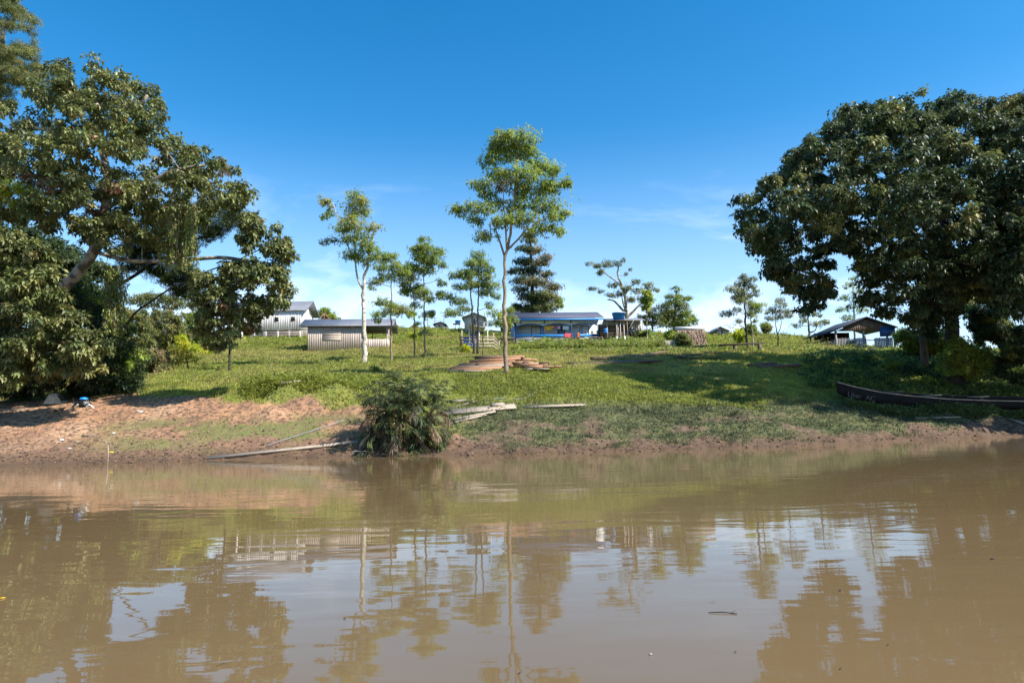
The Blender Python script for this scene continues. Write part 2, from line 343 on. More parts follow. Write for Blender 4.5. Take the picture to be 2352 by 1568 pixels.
# ------------------------------------------------------------------ ground sheet
def ground_sheet():
    ts = np.linspace(-1.28, 1.28, 760)
    ds = np.concatenate([np.arange(20, 40, 0.07), np.arange(40, 60, 0.2), np.arange(60, 130, 0.6), [135, 145, 160, 180, 210, 260, 330, 450, 630, 1000, 2000, 4500]])
    T_, D_ = np.meshgrid(ts, ds); X = T_ * D_; Y = D_
    Zz = H(X, Y)
    s, film = soilmask(X, Y, Zz)
    clod = (fbm(X * 5.0, Y * 5.0, 4) - 0.5)
    Zz = Zz + clod * (0.085 + .10 * (X / Y > -.1)) * s * np.clip((Zz + 0.1) / 0.3, 0.15, 1) * (Y < 60)
    V = np.stack([X, Y, Zz], -1).reshape(-1, 3); m = len(ts); n = len(ds)
    i = np.arange((n - 1) * m).reshape(n - 1, m)[:, :-1].ravel()
    Q = np.stack([i, i + 1, i + m + 1, i + m], 1)
    me_col = np.stack([s.ravel(), film.ravel(), (np.clip((X / Y + .11) / .06, 0, 1) * .85).ravel()], 1)
    m_, t, b, o = new_mat('bank_ground')
    v = N(t, 'ShaderNodeVertexColor'); v.layer_name = 'Col'; sp = N(t, 'ShaderNodeSeparateColor'); t.links.new(v.outputs[0], sp.inputs[0])
    n1 = noise(t, 1.1, 7, 0.65, (1, 1, 1)); n2 = noise(t, 6, 6, 0.7); n3 = noise(t, 0.35, 5, 0.6); n4 = noise(t, 16, 5, 0.7)
    soil = mixc(t, ramp(t, n1, 0.38, 0.62), (0.41, 0.22, 0.12), (0.28, 0.155, 0.09))
    soil = mixc(t, ramp(t, n3, 0.48, 0.62), soil, (0.42, 0.255, 0.155))
    soil = mixc(t, ramp(t, n2, 0.48, 0.60), soil, (0.10, 0.066, 0.044)); soil = mixc(t, sp.outputs[2], soil, mixc(t, ramp(t, n2, .40, .56), (0.145, 0.098, 0.066), (0.040, 0.033, 0.026)))
    g0 = N(t, 'ShaderNodeNewGeometry'); z0 = N(t, 'ShaderNodeSeparateXYZ'); t.links.new(g0.outputs['Position'], z0.inputs[0])
    za = N(t, 'ShaderNodeMath', operation='MULTIPLY_ADD'); t.links.new(n3, za.inputs[0]); za.inputs[1].default_value = 2.4; t.links.new(z0.outputs[2], za.inputs[2])
    soil = mixc(t, ramp(t, za.outputs[0], 1.7, 2.4, .65, 0.0), soil, mixc(t, ramp(t, n4, .4, .62), (0.20, 0.125, 0.08), (0.065, 0.045, 0.033)))
    gg = mixc(t, ramp(t, n1, 0.35, 0.65), (0.15, 0.18, 0.032), (0.22, 0.215, 0.055))
    gg = mixc(t, ramp(t, n2, 0.5, 0.75), gg, (0.05, 0.06, 0.02))
    low = N(t, 'ShaderNodeMath', operation='MULTIPLY'); t.links.new(ramp(t, z0.outputs[2], 1.6, 2.2, 1, 0), low.inputs[0]); t.links.new(sp.outputs[2], low.inputs[1])
    gg = mixc(t, low.outputs[0], gg, mixc(t, ramp(t, n2, .4, .6), (0.10, 0.11, 0.05), (0.055, 0.055, 0.03)))
    fl = mixc(t, ramp(t, n2, 0.40, 0.56), (0.13, 0.165, 0.045), (0.17, 0.125, 0.065))
    base = mixc(t, sp.outputs[0], gg, soil); base = mixc(t, sp.outputs[1], base, fl)
    # wet rim just above the waterline
    g = N(t, 'ShaderNodeNewGeometry'); sz = N(t, 'ShaderNodeSeparateXYZ'); t.links.new(g.outputs['Position'], sz.inputs[0])
    wet = N(t, 'ShaderNodeMath', operation='ADD'); t.links.new(sz.outputs[2], wet.inputs[0])
    nn = N(t, 'ShaderNodeMath', operation='MULTIPLY'); t.links.new(n2, nn.inputs[0]); nn.inputs[1].default_value = -0.35; t.links.new(nn.outputs[0], wet.inputs[1])
    wf = ramp(t, wet.outputs[0], -0.12, 0.30, 1.0, 0.0)
    base = mixc(t, wf, base, (0.10, 0.062, 0.038)); t.links.new(base, b.inputs['Base Color'])
    b.inputs['Roughness'].default_value = 0.9; b.inputs['Specular IOR Level'].default_value = 0.25
    bump(t, b, n2, 0.07, 0.7)
    return tag(mesh_np('ground', V, [Q], m_, None, me_col, True), kind='structure')
ground_sheet()

# ------------------------------------------------------------------ river
def river():
    m_, t, b, o = new_mat('muddy_water')
    n = noise(t, 0.5, 3, 0.5)
    t.links.new(mixc(t, n, (0.156, 0.106, 0.052), (0.141, 0.095, 0.045)), b.inputs['Base Color'])
    b.inputs['Roughness'].default_value = 0.015; b.inputs['IOR'].default_value = 1.33
    big = noise(t, 1.0, 2, 0.45, (0.55, 1.5, 1), 0.6)
    mid = noise(t, 1.0, 2, 0.5, (1.6, 5.0, 1), 0.4)
    fine = noise(t, 1.0, 3, 0.6, (3.0, 17.0, 1), 0.2)
    mask = ramp(t, noise(t, 0.16, 3, 0.5, (0.5, 1.0, 1)), 0.42, 0.62)
    g = N(t, 'ShaderNodeNewGeometry'); s_ = N(t, 'ShaderNodeSeparateXYZ'); t.links.new(g.outputs['Position'], s_.inputs[0])
    shore = ramp(t, s_.outputs[1], 9.0, 20.0)                       # breeze ripples over the far half of the river
    mk = N(t, 'ShaderNodeMath', operation='MAXIMUM'); t.links.new(mask, mk.inputs[0]); t.links.new(shore, mk.inputs[1])
    def mul(a, v):
        q = N(t, 'ShaderNodeMath', operation='MULTIPLY'); t.links.new(a, q.inputs[0])
        if isinstance(v, float): q.inputs[1].default_value = v
        else: t.links.new(v, q.inputs[1])
        return q.outputs[0]
    def add(a, c):
        q = N(t, 'ShaderNodeMath', operation='ADD'); t.links.new(a, q.inputs[0]); t.links.new(c, q.inputs[1]); return q.outputs[0]
    h = add(mul(big, 0.0062), add(mul(mid, 0.0007), mul(mul(fine, 0.00055), mk.outputs[0])))
    bump(t, b, h, 1.0, 1.0)
    xs_ = np.linspace(-420, 420, 43); ys_ = np.concatenate([np.linspace(-260, 0, 14), np.linspace(10, 60, 6)])
    X, Y = np.meshgrid(xs_, ys_); V = np.stack([X, Y, np.zeros_like(X)], -1).reshape(-1, 3); w = len(xs_)
    i = np.arange((len(ys_) - 1) * w).reshape(-1, w)[:, :-1].ravel()
    return tag(mesh_np('water', V, [np.stack([i, i + 1, i + w + 1, i + w], 1)], m_), kind='structure')
river()

# ------------------------------------------------------------------ foliage generators
BR = 1.45
def pick(pal, n, jit=0.18, r=rng):
    pal = np.array(pal) * BR; c = pal[r.integers(0, len(pal), n)]
    return np.clip(c * (1 + (r.random((n, 1)) - 0.5) * 2 * jit) * (1 + (r.random((n, 3)) - 0.5) * 0.12), 0.002, 1)
def leaves(C, A, L, W, col, fold=0.22, droop=0.15, hexa=False, up=None):
    """leaf faces: C base points, A axes, L lengths, W widths. returns V, tris, colours"""
    n = len(C); A = unit(A); u = (rng.random((n, 3)) - 0.5) * 1.1 + np.array([0, 0, 1.0]) if up is None else up
    S = unit(np.cross(A, u)); Nn = np.cross(S, A); L = np.broadcast_to(L, n)[:, None]; W = np.broadcast_to(W, n)[:, None]
    dz = np.array([0, 0, 1.0]) * L * droop
    if not hexa:
        mid = C + A * L * 0.45 - dz * 0.2
        V = np.stack([C, mid + S * W / 2 + Nn * fold * W, C + A * L - dz, mid - S * W / 2 + Nn * fold * W], 1)
        b = np.arange(n)[:, None] * 4; T = np.concatenate([b + [0, 1, 2], b + [0, 2, 3]])
        return V.reshape(-1, 3), T, np.repeat(col, 4, 0)
    m1 = C + A * L * 0.3 - dz * 0.08; m2 = C + A * L * 0.7 - dz * 0.45; f = Nn * fold * W
    V = np.stack([C, m1 + S * W * .42 + f, m2 + S * W * .46 + f, C + A * L - dz, m2 - S * W * .46 + f, m1 - S * W * .42 + f, m1, m2], 1)
    b = np.arange(n)[:, None] * 8
    T = np.concatenate([b + x for x in ([0, 6, 1], [0, 5, 6], [3, 2, 7], [3, 7, 4])])
    Q = np.concatenate([b + x for x in ([6, 7, 2, 1], [6, 5, 4, 7])])
    return V.reshape(-1, 3), (T, Q), np.repeat(col, 8, 0)
def whorls(C, O, k, L, W, col, droop=0.35, spread=0.85, hexa=True):
    n = len(C); O = unit(O); r = unit(np.cross(O, rng.normal(size=(n, 3)))); q = np.cross(O, r)
    th = (np.arange(k) * 2 * math.pi / k)[None] + rng.random((n, 1)) * 6.28 + (rng.random((n, k)) - .5) * .5
    rad = np.cos(th)[..., None] * r[:, None] + np.sin(th)[..., None] * q[:, None]
    A = unit(rad * spread + O[:, None] * 0.45 + np.array([0, 0, -droop]) + (rng.random((n, k, 3)) - .5) * .3).reshape(-1, 3)
    Cb = np.repeat(C, k, 0) + A * 0.03; Ls = L * (0.65 + 0.5 * rng.random(n * k)); cc = np.repeat(col, k, 0) * (0.85 + 0.3 * rng.random((n * k, 1)))
    return leaves(Cb, A, Ls, Ls * W / L, cc, 0.16, 0.22, hexa)
def merge(parts):
    V = []; T3 = []; T4 = []; C = []; n = 0
    for v, t, c in parts:
        V.append(v); C.append(c)
        if isinstance(t, tuple): T3.append(t[0] + n); T4.append(t[1] + n)
        elif t.shape[1] == 3: T3.append(t + n)
        else: T4.append(t + n)
        n += len(v)
    return np.concatenate(V), [np.concatenate(x) for x in (T3, T4) if x], np.concatenate(C)
def clump_pts(c, r, n, shell=0.33):
    u = unit(rng.normal(size=(n, 3))); rr = rng.random((n, 1)) ** shell
    return c + u * rr * r, u
def bez(a, b, c, n=5):
    t = np.linspace(0, 1, n)[:, None]; return (1 - t) ** 2 * a + 2 * t * (1 - t) * b + t ** 2 * c

PAL = dict(
    mid=[(0.115, 0.165, 0.028), (0.155, 0.20, 0.034), (0.085, 0.125, 0.025), (0.20, 0.235, 0.04)],
    yellow=[(0.20, 0.20, 0.035), (0.27, 0.235, 0.05), (0.13, 0.16, 0.035), (0.10, 0.14, 0.035)],
    dark=[(0.030, 0.050, 0.018), (0.042, 0.064, 0.022), (0.023, 0.038, 0.015), (0.070, 0.090, 0.038)],
    olive=[(0.088, 0.107, 0.032), (0.115, 0.13, 0.040), (0.060, 0.076, 0.025), (0.155, 0.16, 0.056)],
    bluish=[(0.10, 0.15, 0.035), (0.14, 0.185, 0.04), (0.08, 0.12, 0.03), (0.185, 0.22, 0.045)],
    brownish=[(0.15, 0.125, 0.06), (0.075, 0.085, 0.03), (0.055, 0.07, 0.025), (0.19, 0.15, 0.075)],
    lime=[(0.26, 0.30, 0.02), (0.20, 0.25, 0.02), (0.33, 0.33, 0.03)],
    palm=[(0.055, 0.08, 0.038), (0.085, 0.11, 0.045), (0.14, 0.165, 0.06), (0.045, 0.06, 0.03)],
    dead=[(0.22, 0.155, 0.10), (0.16, 0.11, 0.07), (0.28, 0.21, 0.15)],
    pink=[(0.075, 0.085, 0.03), (0.10, 0.105, 0.035), (0.26, 0.15, 0.10), (0.20, 0.12, 0.07)],
)
DM = 3.4
def tree(name, label, cat, trunk, clumps, group=None, pal='mid', bark='bark', r0=0.12, leafL=0.16, leafW=0.06, dens=55,
         flat=1.0, limbs=(), limbk=.8, depth=0.6, k=5, mat='leaf', droop=0.45, twigs=4, shell=0.45, extra=None, tr=0.02, part_names=('trunk', 'crown'), thin=1.0):
    """trunk: [(px,py,d)...] from the root up, limbs the same; clumps: (px,py,rx,ry[,d[,pal]]) pixels at the tree's distance"""
    d = trunk[0][2]; base = np.array(hit(trunk[0][0], trunk[0][1], d - 4, d + 8) if cat != 'x' else P(*trunk[0]))
    base = P(trunk[0][0], trunk[0][1], d); base[2] = min(base[2], float(H(base[0], base[1]))) - 0.05
    root = empty(name, base, 0, label, cat, group); mb = MB()
    tp = np.array([P(*q) for q in trunk]) - base; tp[0] = 0; m = len(tp)
    seg = np.concatenate([[0], np.cumsum(np.linalg.norm(np.diff(tp, axis=0), axis=1))])
    fine = np.linspace(0, seg[-1], 4 * m); tpf = np.stack([np.interp(fine, seg, tp[:, i]) for i in range(3)], 1)
    tpf[1:-1] = (tpf[:-2] + 2 * tpf[1:-1] + tpf[2:]) / 4
    tpf[1:] += (rng.random((len(tpf) - 1, 3)) - .5) * min(r0, .12) * 0.9
    rad = r0 * (1 - 0.72 * (fine / fine[-1])); rad[0] *= 1.35
    mb.tube(tpf, rad, 8)
    nodes = [(p, r) for p, r in zip(tpf[len(tpf) // 4:], rad[len(tpf) // 4:])]
    for lm in limbs:
        lp = np.array([P(*q) for q in lm]) - base; kk = len(lp)
        j = np.argmin([np.linalg.norm(q[0] - lp[0]) for q in nodes]); lp[0] = nodes[j][0]
        lf = np.stack([np.interp(np.linspace(0, kk - 1, 3 * kk), range(kk), lp[:, i]) for i in range(3)], 1)
        lf[1:-1] = (lf[:-2] + 2 * lf[1:-1] + lf[2:]) / 4
        lr = np.linspace(nodes[j][1] * limbk, max(tr, nodes[j][1] * 0.25 * limbk / .8), len(lf)); mb.tube(lf, lr, 6)
        nodes += list(zip(lf[2:], lr[2:]))
    parts = []; cl = []
    for c in clumps:
        dd = c[4] if len(c) > 4 and c[4] is not None else d + (rng.random() - .5) * 2 * depth * c[2] * mpp(d)
        ctr = P(c[0], c[1], dd) - base; cl.append((ctr, c[2] * mpp(dd), c[3] * mpp(dd), c[5] if len(c) > 5 else pal))
    cl.sort(key=lambda c: min(np.linalg.norm(c[0] - q[0]) for q in nodes))
    for ctr, rx, rz, pl in cl:
        NP = np.array([q[0] for q in nodes]); dist = np.linalg.norm(NP - ctr, axis=1) + 1.2 * np.maximum(NP[:, 2] - ctr[2] + 0.2, 0)
        j = int(np.argmin(dist)); a, ra = nodes[j]; L = np.linalg.norm(ctr - a)
        r1 = min(ra * 0.7, 0.012 + 0.013 * L * thin + 0.02 * rx); mid = (a + ctr) / 2 + np.array([0, 0, -0.12 * L]) + rng.normal(size=3) * 0.05 * L
        bp = bez(a, mid, ctr + np.array([0, 0, -0.2 * rz]), 6); br = np.linspace(r1, r1 * 0.45, 6)
        mb.tube(bp, br, 5); nodes += [(bp[3], br[3]), (bp[5], br[5])]
        R = np.array([rx, max(rx * 0.8, rz), rz * flat])
        for _ in range(twigs):
            e, _u = clump_pts(ctr, R * 0.85, 1, 0.5); mb.tube(bez(bp[4], (bp[4] + e[0]) / 2 + rng.normal(size=3) * 0.05 * rx, e[0], 4), np.linspace(r1 * 0.4, 0.008, 4), 4)
        vol = 4 / 3 * math.pi * R[0] * R[1] * R[2]; n = int(max(14, dens * DM * vol ** 0.66))
        sub = max(4, int(n / 8)); sc, su = clump_pts(ctr, R * 0.85, sub, 0.5)          # little tufts give an uneven outline
        pi = rng.integers(0, sub, n); Cc = sc[pi] + rng.normal(size=(n, 3)) * np.array([0.36, 0.36, 0.17]) * min(rx, 1.2) * 0.9
        O = unit(Cc - ctr + np.array([0, 0, 0.25 * rz])); col = pick(PAL[pl], sub)[pi] * (0.9 + 0.2 * rng.random((n, 1)))
        if k > 1: parts.append(whorls(Cc, O + rng.normal(size=(n, 3)) * 0.4, k, leafL, leafW, col, droop, hexa=leafL * F / d > 14))
        else:
            A = O * 0.5 + rng.normal(size=(n, 3)) * 0.6 + np.array([0, 0, -droop]); parts.append(leaves(Cc, A, leafL * (0.7 + .6 * rng.random(n)), leafW, col))
    if extra: parts += extra(base)
    mb.build(part_names[0], M[bark], root, True)
    V, T, C = merge(parts); mesh_np(part_names[1], V, T, M[mat], root, C)
    return root

def inpoly(x, y, poly):
    c = False; j = len(poly) - 1
    for i in range(len(poly)):
        xi, yi = poly[i]; xj, yj = poly[j]
        if (yi > y) != (yj > y) and x < (xj - xi) * (y - yi) / (yj - yi) + xi: c = not c
        j = i
    return c
def edged(x, y, poly):
    p = np.array([x, y]); b = 1e9
    for i in range(len(poly)):
        a = np.array(poly[i - 1], float); c = np.array(poly[i], float); ab = c - a
        t = np.clip((p - a) @ ab / (ab @ ab + 1e-9), 0, 1); b = min(b, np.linalg.norm(p - a - t * ab))
    return b
def fill(poly, n, r, d, thick, rr=0.35, hole=0.0, seed=1, back=0.7, roundness=160, pal=None, alt=None, flat=0.8):
    """clumps filling a crown whose outline is poly; the crown bulges by `thick` metres towards and away from the river"""
    R = np.random.default_rng(seed); P_ = np.array(poly); lo = P_.min(0); hi = P_.max(0); out = []; tries = 0
    while len(out) < n and tries < n * 60:
        tries += 1; x, y = lo + R.random(2) * (hi - lo); q = r * (1 + (R.random() - .5) * 2 * rr)
        if not inpoly(x, y, poly): continue
        e = edged(x, y, poly)
        if e < q * 0.75: continue
        if hole and fbm(np.array([x / 55.0 + seed]), np.array([y / 42.0]), 2)[0] < hole: continue
        th = thick * math.sqrt(min(1, e / roundness)); dd = d - th + R.random() ** 1.2 * th * (1 + back)
        if q < 3: continue
        c = [x, y, q, q * flat, dd]
        if pal: c.append(alt if alt and R.random() < (0.035 if alt == 'pink' else .15) else pal)
        out.append(tuple(c))
    return out
# ------------------------------------------------------------------ buildings
def jit(v, a=0.25, r=rng): k = 1 + (r.random() - .5) * 2 * a; return (v[0] * k, v[1] * k, v[2] * k)
ONE = (1, 1, 1)
def planks(mb, x0, x1, z0, z1, y, w=.16, th=.025, axis='x', a=.16, ragged=.03):
    """vertical boards side by side along x (or along y when axis is 'y', then y is the x position)"""
    n = max(1, int(abs(x1 - x0) / w)); s = (x1 - x0) / n
    for i in range(n):
        p = x0 + s * i; q = p + s - .012; c = jit(ONE, a); dz = rng.random() * ragged; t = th * (.8 + .5 * rng.random())
        if axis == 'x': mb.box(p, q, y - t, y, z0 - dz, z1, c)
        else: mb.box(y - t, y, min(p, q), max(p, q), z0 - dz, z1, c)
def hboards(mb, x0, x1, z0, z1, y, w=.16, th=.03, gap=.02, a=.25):
    n = max(1, int((z1 - z0) / w)); s = (z1 - z0) / n
    for i in range(n): mb.box(x0 + rng.random() * .03, x1 - rng.random() * .03, y - th, y, z0 + s * i, z0 + s * (i + 1) - gap, jit(ONE, a))
def gable_roof(mb, x0, x1, y0, y1, ze0, ze1, yr, zr, th=.05):
    """two pitches with the ridge along x"""
    for (ya, za) in ((y0, ze0), (y1, ze1)):
        n = np.array([0, -(zr - za), (yr - ya)]) * (1 if yr > ya else -1)
        mb.slab([(x0, ya, za), (x1, ya, za), (x1, yr, zr), (x0, yr, zr)] if yr > ya else [(x1, ya, za), (x0, ya, za), (x0, yr, zr), (x1, yr, zr)], n, th)
def posts(name, pts, w, mat, root, col=ONE):
    for p0, p1 in pts:
        mb = MB(); mb.beam(p0, p1, w, w, up=(0, 1, 0), col=col); mb.build(name, mat, root)

# weathered shed with a porch
r = empty('wooden_shed', P(706, 806, 63), math.radians(5), 'long grey board shed with an open porch, right of the white stilt house', 'shed')
w = MB(); planks(w, 0, 4.9, 0, 2.3, 0, a=.10)
planks(w, 0, 4.0, 0, 2.3, .03, axis='y'); planks(w, 0, 4.0, 0, 2.3, 4.9, axis='y'); planks(w, 0, 4.9, 0, 2.3, 4.0); w.build('wall', M['grey_wood'], r)
w = MB(); hboards(w, 1.42, 3.1, .98, 1.95, -.035, .15); w.build('shutter', M['grey_wood'], r)
w = MB(); planks(w, 4.92, 7.4, 0.02, 1.05, 0); planks(w, 0, 1.3, .02, 1.05, 7.42, axis='y'); w.build('porch_parapet', M['grey_wood'], r)
w = MB(); w.box(4.95, 7.4, .05, 4.0, -.08, -.02); w.box(.05, 4.85, .05, 3.95, -.08, -.03); w.build('floor', M['brown_wood'], r)
w = MB(); gable_roof(w, -.75, 7.95, -.34, 4.8, 2.24, 2.16, 2.1, 3.22); w.build('roof', M['roof_grey'], r)
w = MB()
for yy in (-.1, 1.2, 3.0, 4.1):
    w.beam((-.6, yy, 2.2 + (.9 * (1 - abs(yy - 2.1) / 2.6)) - .08), (7.85, yy, 2.2 + (.9 * (1 - abs(yy - 2.1) / 2.6)) - .08), .08, .1)
w.build('rafter', M['brown_wood'], r)
posts('post', [((7.3, .06, -.05), (7.3, .06, 2.3)), ((7.3, 1.7, -.05), (7.3, 1.7, 2.6)), ((7.3, 4.0, -.05), (7.3, 4.0, 2.2)), ((5.5, 4.0, -.05), (5.5, 4.0, 2.2))], .1, M['grey_wood'], r)
posts('stilt', [((x, y, -.9), (x, y, -.05)) for x in (.05, 2.5, 4.8, 7.3) for y in (.1, 3.9)], .12, M['grey_wood'], r)

# white house on stilts
r = empty('stilt_house', P(691, 757, 80), math.radians(1), 'white board house on stilts with a steep grey roof, high on the left meadow', 'house')
w = MB(); planks(w, -8.6, 0, 0, 2.32, 0, .2); planks(w, 0, 5.2, 0, 2.3, 0.0, .2, axis='y'); planks(w, -8.6, 0, 0, 2.3, 5.2, .2); planks(w, 0, 5.2, 0, 2.3, -8.6, .2, axis='y')
w.slab([(-.02, 0, 2.3), (-.02, 5.2, 2.3), (-.02, 2.6, 3.75)], (-1, 0, 0), .03); w.slab([(-8.55, 0, 2.3), (-8.55, 5.2, 2.3), (-8.55, 2.6, 3.75)], (-1, 0, 0), .03); w.build('wall', M['pale_wood'], r)
for xc in (-2.88, -.94, -6.0):
    w = MB(); w.box(xc - .25, xc + .25, -.034, -.028, 1.0, 1.54); f = w.build('window', M['dark_void'], r)
    w = MB()
    for a_ in ((xc - .29, xc - .25, 1.0, 1.54), (xc + .25, xc + .29, 1.0, 1.54), (xc - .29, xc + .29, .95, 1.0), (xc - .29, xc + .29, 1.54, 1.58)): w.box(a_[0], a_[1], -.05, -.03, a_[2], a_[3])
    w.build('window_frame', M['pale_wood'], f)
w = MB(); gable_roof(w, -9.3, .75, -.22, 5.5, 2.24, 2.2, 2.6, 3.82); w.build('roof', M['roof_grey'], r)
w = MB(); w.box(-8.55, -.05, .05, 5.15, -.14, -.03); w.build('floor', M['brown_wood'], r)
posts('stilt', [((x, y, -1.3), (x, y, -.14)) for x in (-8.4, -6.9, -5.47, -4.1, -2.67, -1.35, -.08) for y in (0.02, 5.0)], .16, M['pale_wood'], r)
w = MB(); w.box(-8.5, -.2, 2.4, 2.5, -1.2, -.16); w.build('crawlspace_shade', M['dark_wood'], r)  # dark sheet standing in for the shade beneath the floor
r = empty('board_fence', P(610, 772, 79), 0, 'low grey rail fence in front of the stilts of the white house', 'fence')
w = MB()
for z in (.08, .27, .46): w.beam((-1.8, 0, z), (5.9, 0, z), .03, .09, col=jit(ONE, .15))
w.build('rail', M['grey_wood'], r); posts('post', [((x, .05, -.5), (x, .05, .55)) for x in (-1.6, -.2, 1.35, 2.8, 4.25, 5.6)], .09, M['pale_wood'], r)

# unfinished rafters and far ridge huts
r = empty('unfinished_roof', P(726, 739, 96), 0, 'bare wooden roof rafters showing beside the right gable of the white stilt house', 'roof frame')
for i in range(4):
    y = i * 1.2
    for a, b in (((0, y, 0), (1.15, y, 1.2)), ((1.15, y, 1.2), (2.3, y, 0)), ((.3, y, .3), (2.0, y, .3)), ((1.15, y, .3), (1.15, y, 1.15))):
        w = MB(); w.beam(a, b, .09, .09, up=(0, 1, 0)); w.build('rafter', M['fresh_wood'], r)
w = MB(); w.slab([(-.6, 2, .45), (.5, 2, .55), (.9, 4, 1.15), (-.2, 4, 1.0)], (0, -.4, 1), .1); w.build('thatch_patch', M['thatch'], r)
def hut(px0, px1, ybase, yeave, yapex, d, label, wallm, roofm, name='ridge_hut', fx=.5, depth=3.0, ov=.35):
    """small gabled hut whose gable end faces the river"""
    m_ = mpp(d); wd = (px1 - px0) * m_; he = (ybase - yeave) * m_; ha = (ybase - yapex) * m_
    r = empty(name, P(px0, ybase, d), 0, label, 'hut'); w = MB()
    planks(w, 0, wd, -.6, he, 0, .2); planks(w, 0, depth, -.6, he, .02, .2, axis='y'); planks(w, 0, depth, -.6, he, wd, .2, axis='y'); planks(w, 0, wd, -.6, he, depth, .2)
    w.slab([(0, -.005, he), (wd, -.005, he), (wd * fx, -.005, ha)], (0, 1, 0), .03); w.build('wall', M[wallm], r)
    w = MB(); ax = wd * fx
    for xe, s in ((-ov, 1), (wd + ov, -1)):
        ze = he - (ha - he) * ov / max(ax, .3); n = np.array([-(ha - ze), 0, abs(ax - xe)]) * np.array([s, 0, 1])
        pts = [(xe, -ov, ze), (ax, -ov, ha), (ax, depth + ov, ha), (xe, depth + ov, ze)]
        w.slab(pts if s < 0 else pts[::-1], n, .07)
    w.build('roof', M[roofm], r)
    w = MB(); w.box(wd * .42, wd * .58, -.04, -.03, -.3, he * .8); w.build('door', M['brown_wood'], r); return r
hut(901, 914, 754, 749, 742, 100, 'small dark-fronted hut with brown gable just right of the grey shed roof', 'dark_wood', 'thatch')
hut(944, 960, 755, 751, 744.5, 101, 'low thatched hut on the ridge between the slender trees', 'thatch', 'thatch')
hut(1000, 1020, 754, 744, 740, 100, 'pale little gabled hut on the skyline left of the small blue tank', 'beige', 'roof_dark', fx=.62)
hut(1067, 1111, 752, 728, 719, 88, 'beige house behind the roofed landing with greenery against it', 'beige', 'roof_pale', 'beige_house', depth=4)
hut(1149, 1216, 742, 719, 699, 92, 'beige gabled house behind the left end of the blue and white house', 'beige', 'roof_grey', 'beige_house', fx=.57, depth=5)
r = hut(1648, 1669, 767, 756, 751, 85, 'tiny grey board hut alone on the right part of the ridge', 'grey_wood', 'roof_grey', fx=.2)
for i, (x, yt, lb) in enumerate([(1020, 722, 'thin utility pole at the right corner of the pale gabled hut'), (999, 728, 'thin utility pole at the left corner of the pale gabled hut'), (982, 732, 'shortest thin pole on the skyline, leftmost of the three poles')]):
    b = P(x, 756, 102); r = empty('utility_pole', b, 0, lb, 'pole', 'thin poles on the skyline'); hgt = (756 - yt) * mpp(102)
    w = MB(); w.tube([(0, 0, -.5), (0, 0, hgt)], [.06, .045], 6); w.build('pole', M['bark'], r)
    w = MB(); w.beam((-.35, 0, hgt - .15), (.35, 0, hgt - .15), .06, .06); w.build('crossarm', M['bark'], r)
w = MB()
for k_ in range(3):
    y_ = 737 + k_ * 4; w.tube([P(982, y_ + 2, 102), P(991, y_ + 1.2, 102), P(999, y_, 102), P(1010, y_ - .4, 102), P(1020, y_ - 1, 102)], .018, 4)
tag(w.build('power_line', M['brown_wood']), 'thin wires strung between the poles on the skyline', 'wire')
def tank(px, py, d, name, label, sx, legs, h, r1, r2, th, plat, white=True):
    r = empty(name, P(px, py, d), 0, label, 'water tank')
    w = MB(); w.lathe([(0, h), (r2, h), (r2 * 1.02, h + th * .3), (r2 + (r1 - r2) * .35, h + th * .31), (r2 + (r1 - r2) * .38, h + th * .6), (r2 + (r1 - r2) * .7, h + th * .62), (r1, h + th), (r1 * 1.05, h + th), (r1 * 1.05, h + th * 1.06), (0, h + th * 1.07)], (sx, 0, 0), 28)
    tk = w.build('tank', M['tank_blue'], r)
    w = MB(); w.lathe([(r1 * 1.06, h + th * 1.06), (r1 * 1.07, h + th * 1.10), (r1 * .7, h + th * 1.2), (r1 * .2, h + th * 1.27), (.0, h + th * 1.28)], (sx, 0, 0), 28); w.build('lid', M['white_paint'] if white else M['tank_blue'], tk, True)
    w = MB(); w.box(plat[0], plat[1], -.55, .55, h - .08, h - .005); w.build('platform', M['brown_wood'], r)
    for (x, y, ww, m_) in legs:
        w = MB(); w.beam((x, y, -1.0), (x * .98, y, h - .09), ww, ww, up=(0, 1, 0)); w.build('leg', M[m_], r)
    return r
r = tank(1427, 783, 62, 'water_tower', 'big blue water tank on a pole platform right of the blue and white house', -.15,
         [(-.44, -.35, .11, 'plank'), (-.34, .35, .06, 'plank'), (-.1, -.4, .05, 'pale_wood'), (-.03, .3, .08, 'bark'), (.23, -.35, .11, 'plank'), (.30, .3, .06, 'plank')], 1.87, .60, .49, .66, (-.85, .62))
for x in (-.44, .25):
    w = MB(); w.box(x - .075, x + .075, -.43, -.28, -.3, .38); w.build('leg_base', M['white_paint'], r)
for q_ in ([(.56, -.4, -.5), (.53, -.4, 1.75)], [(.45, -.42, .65), (1.15, -.42, 1.85)]):
    w = MB(); w.tube(q_, .024, 6); w.build('brace', M['plank'], r)
tank(1051, 752, 99, 'small_water_tank', 'small blue tank on a short stand on the skyline', .05, [(-.3, 0, .06, 'grey_wood'), (.25, 0, .12, 'blue_paint')], .55, .42, .36, .42, (-.65, .4), False)

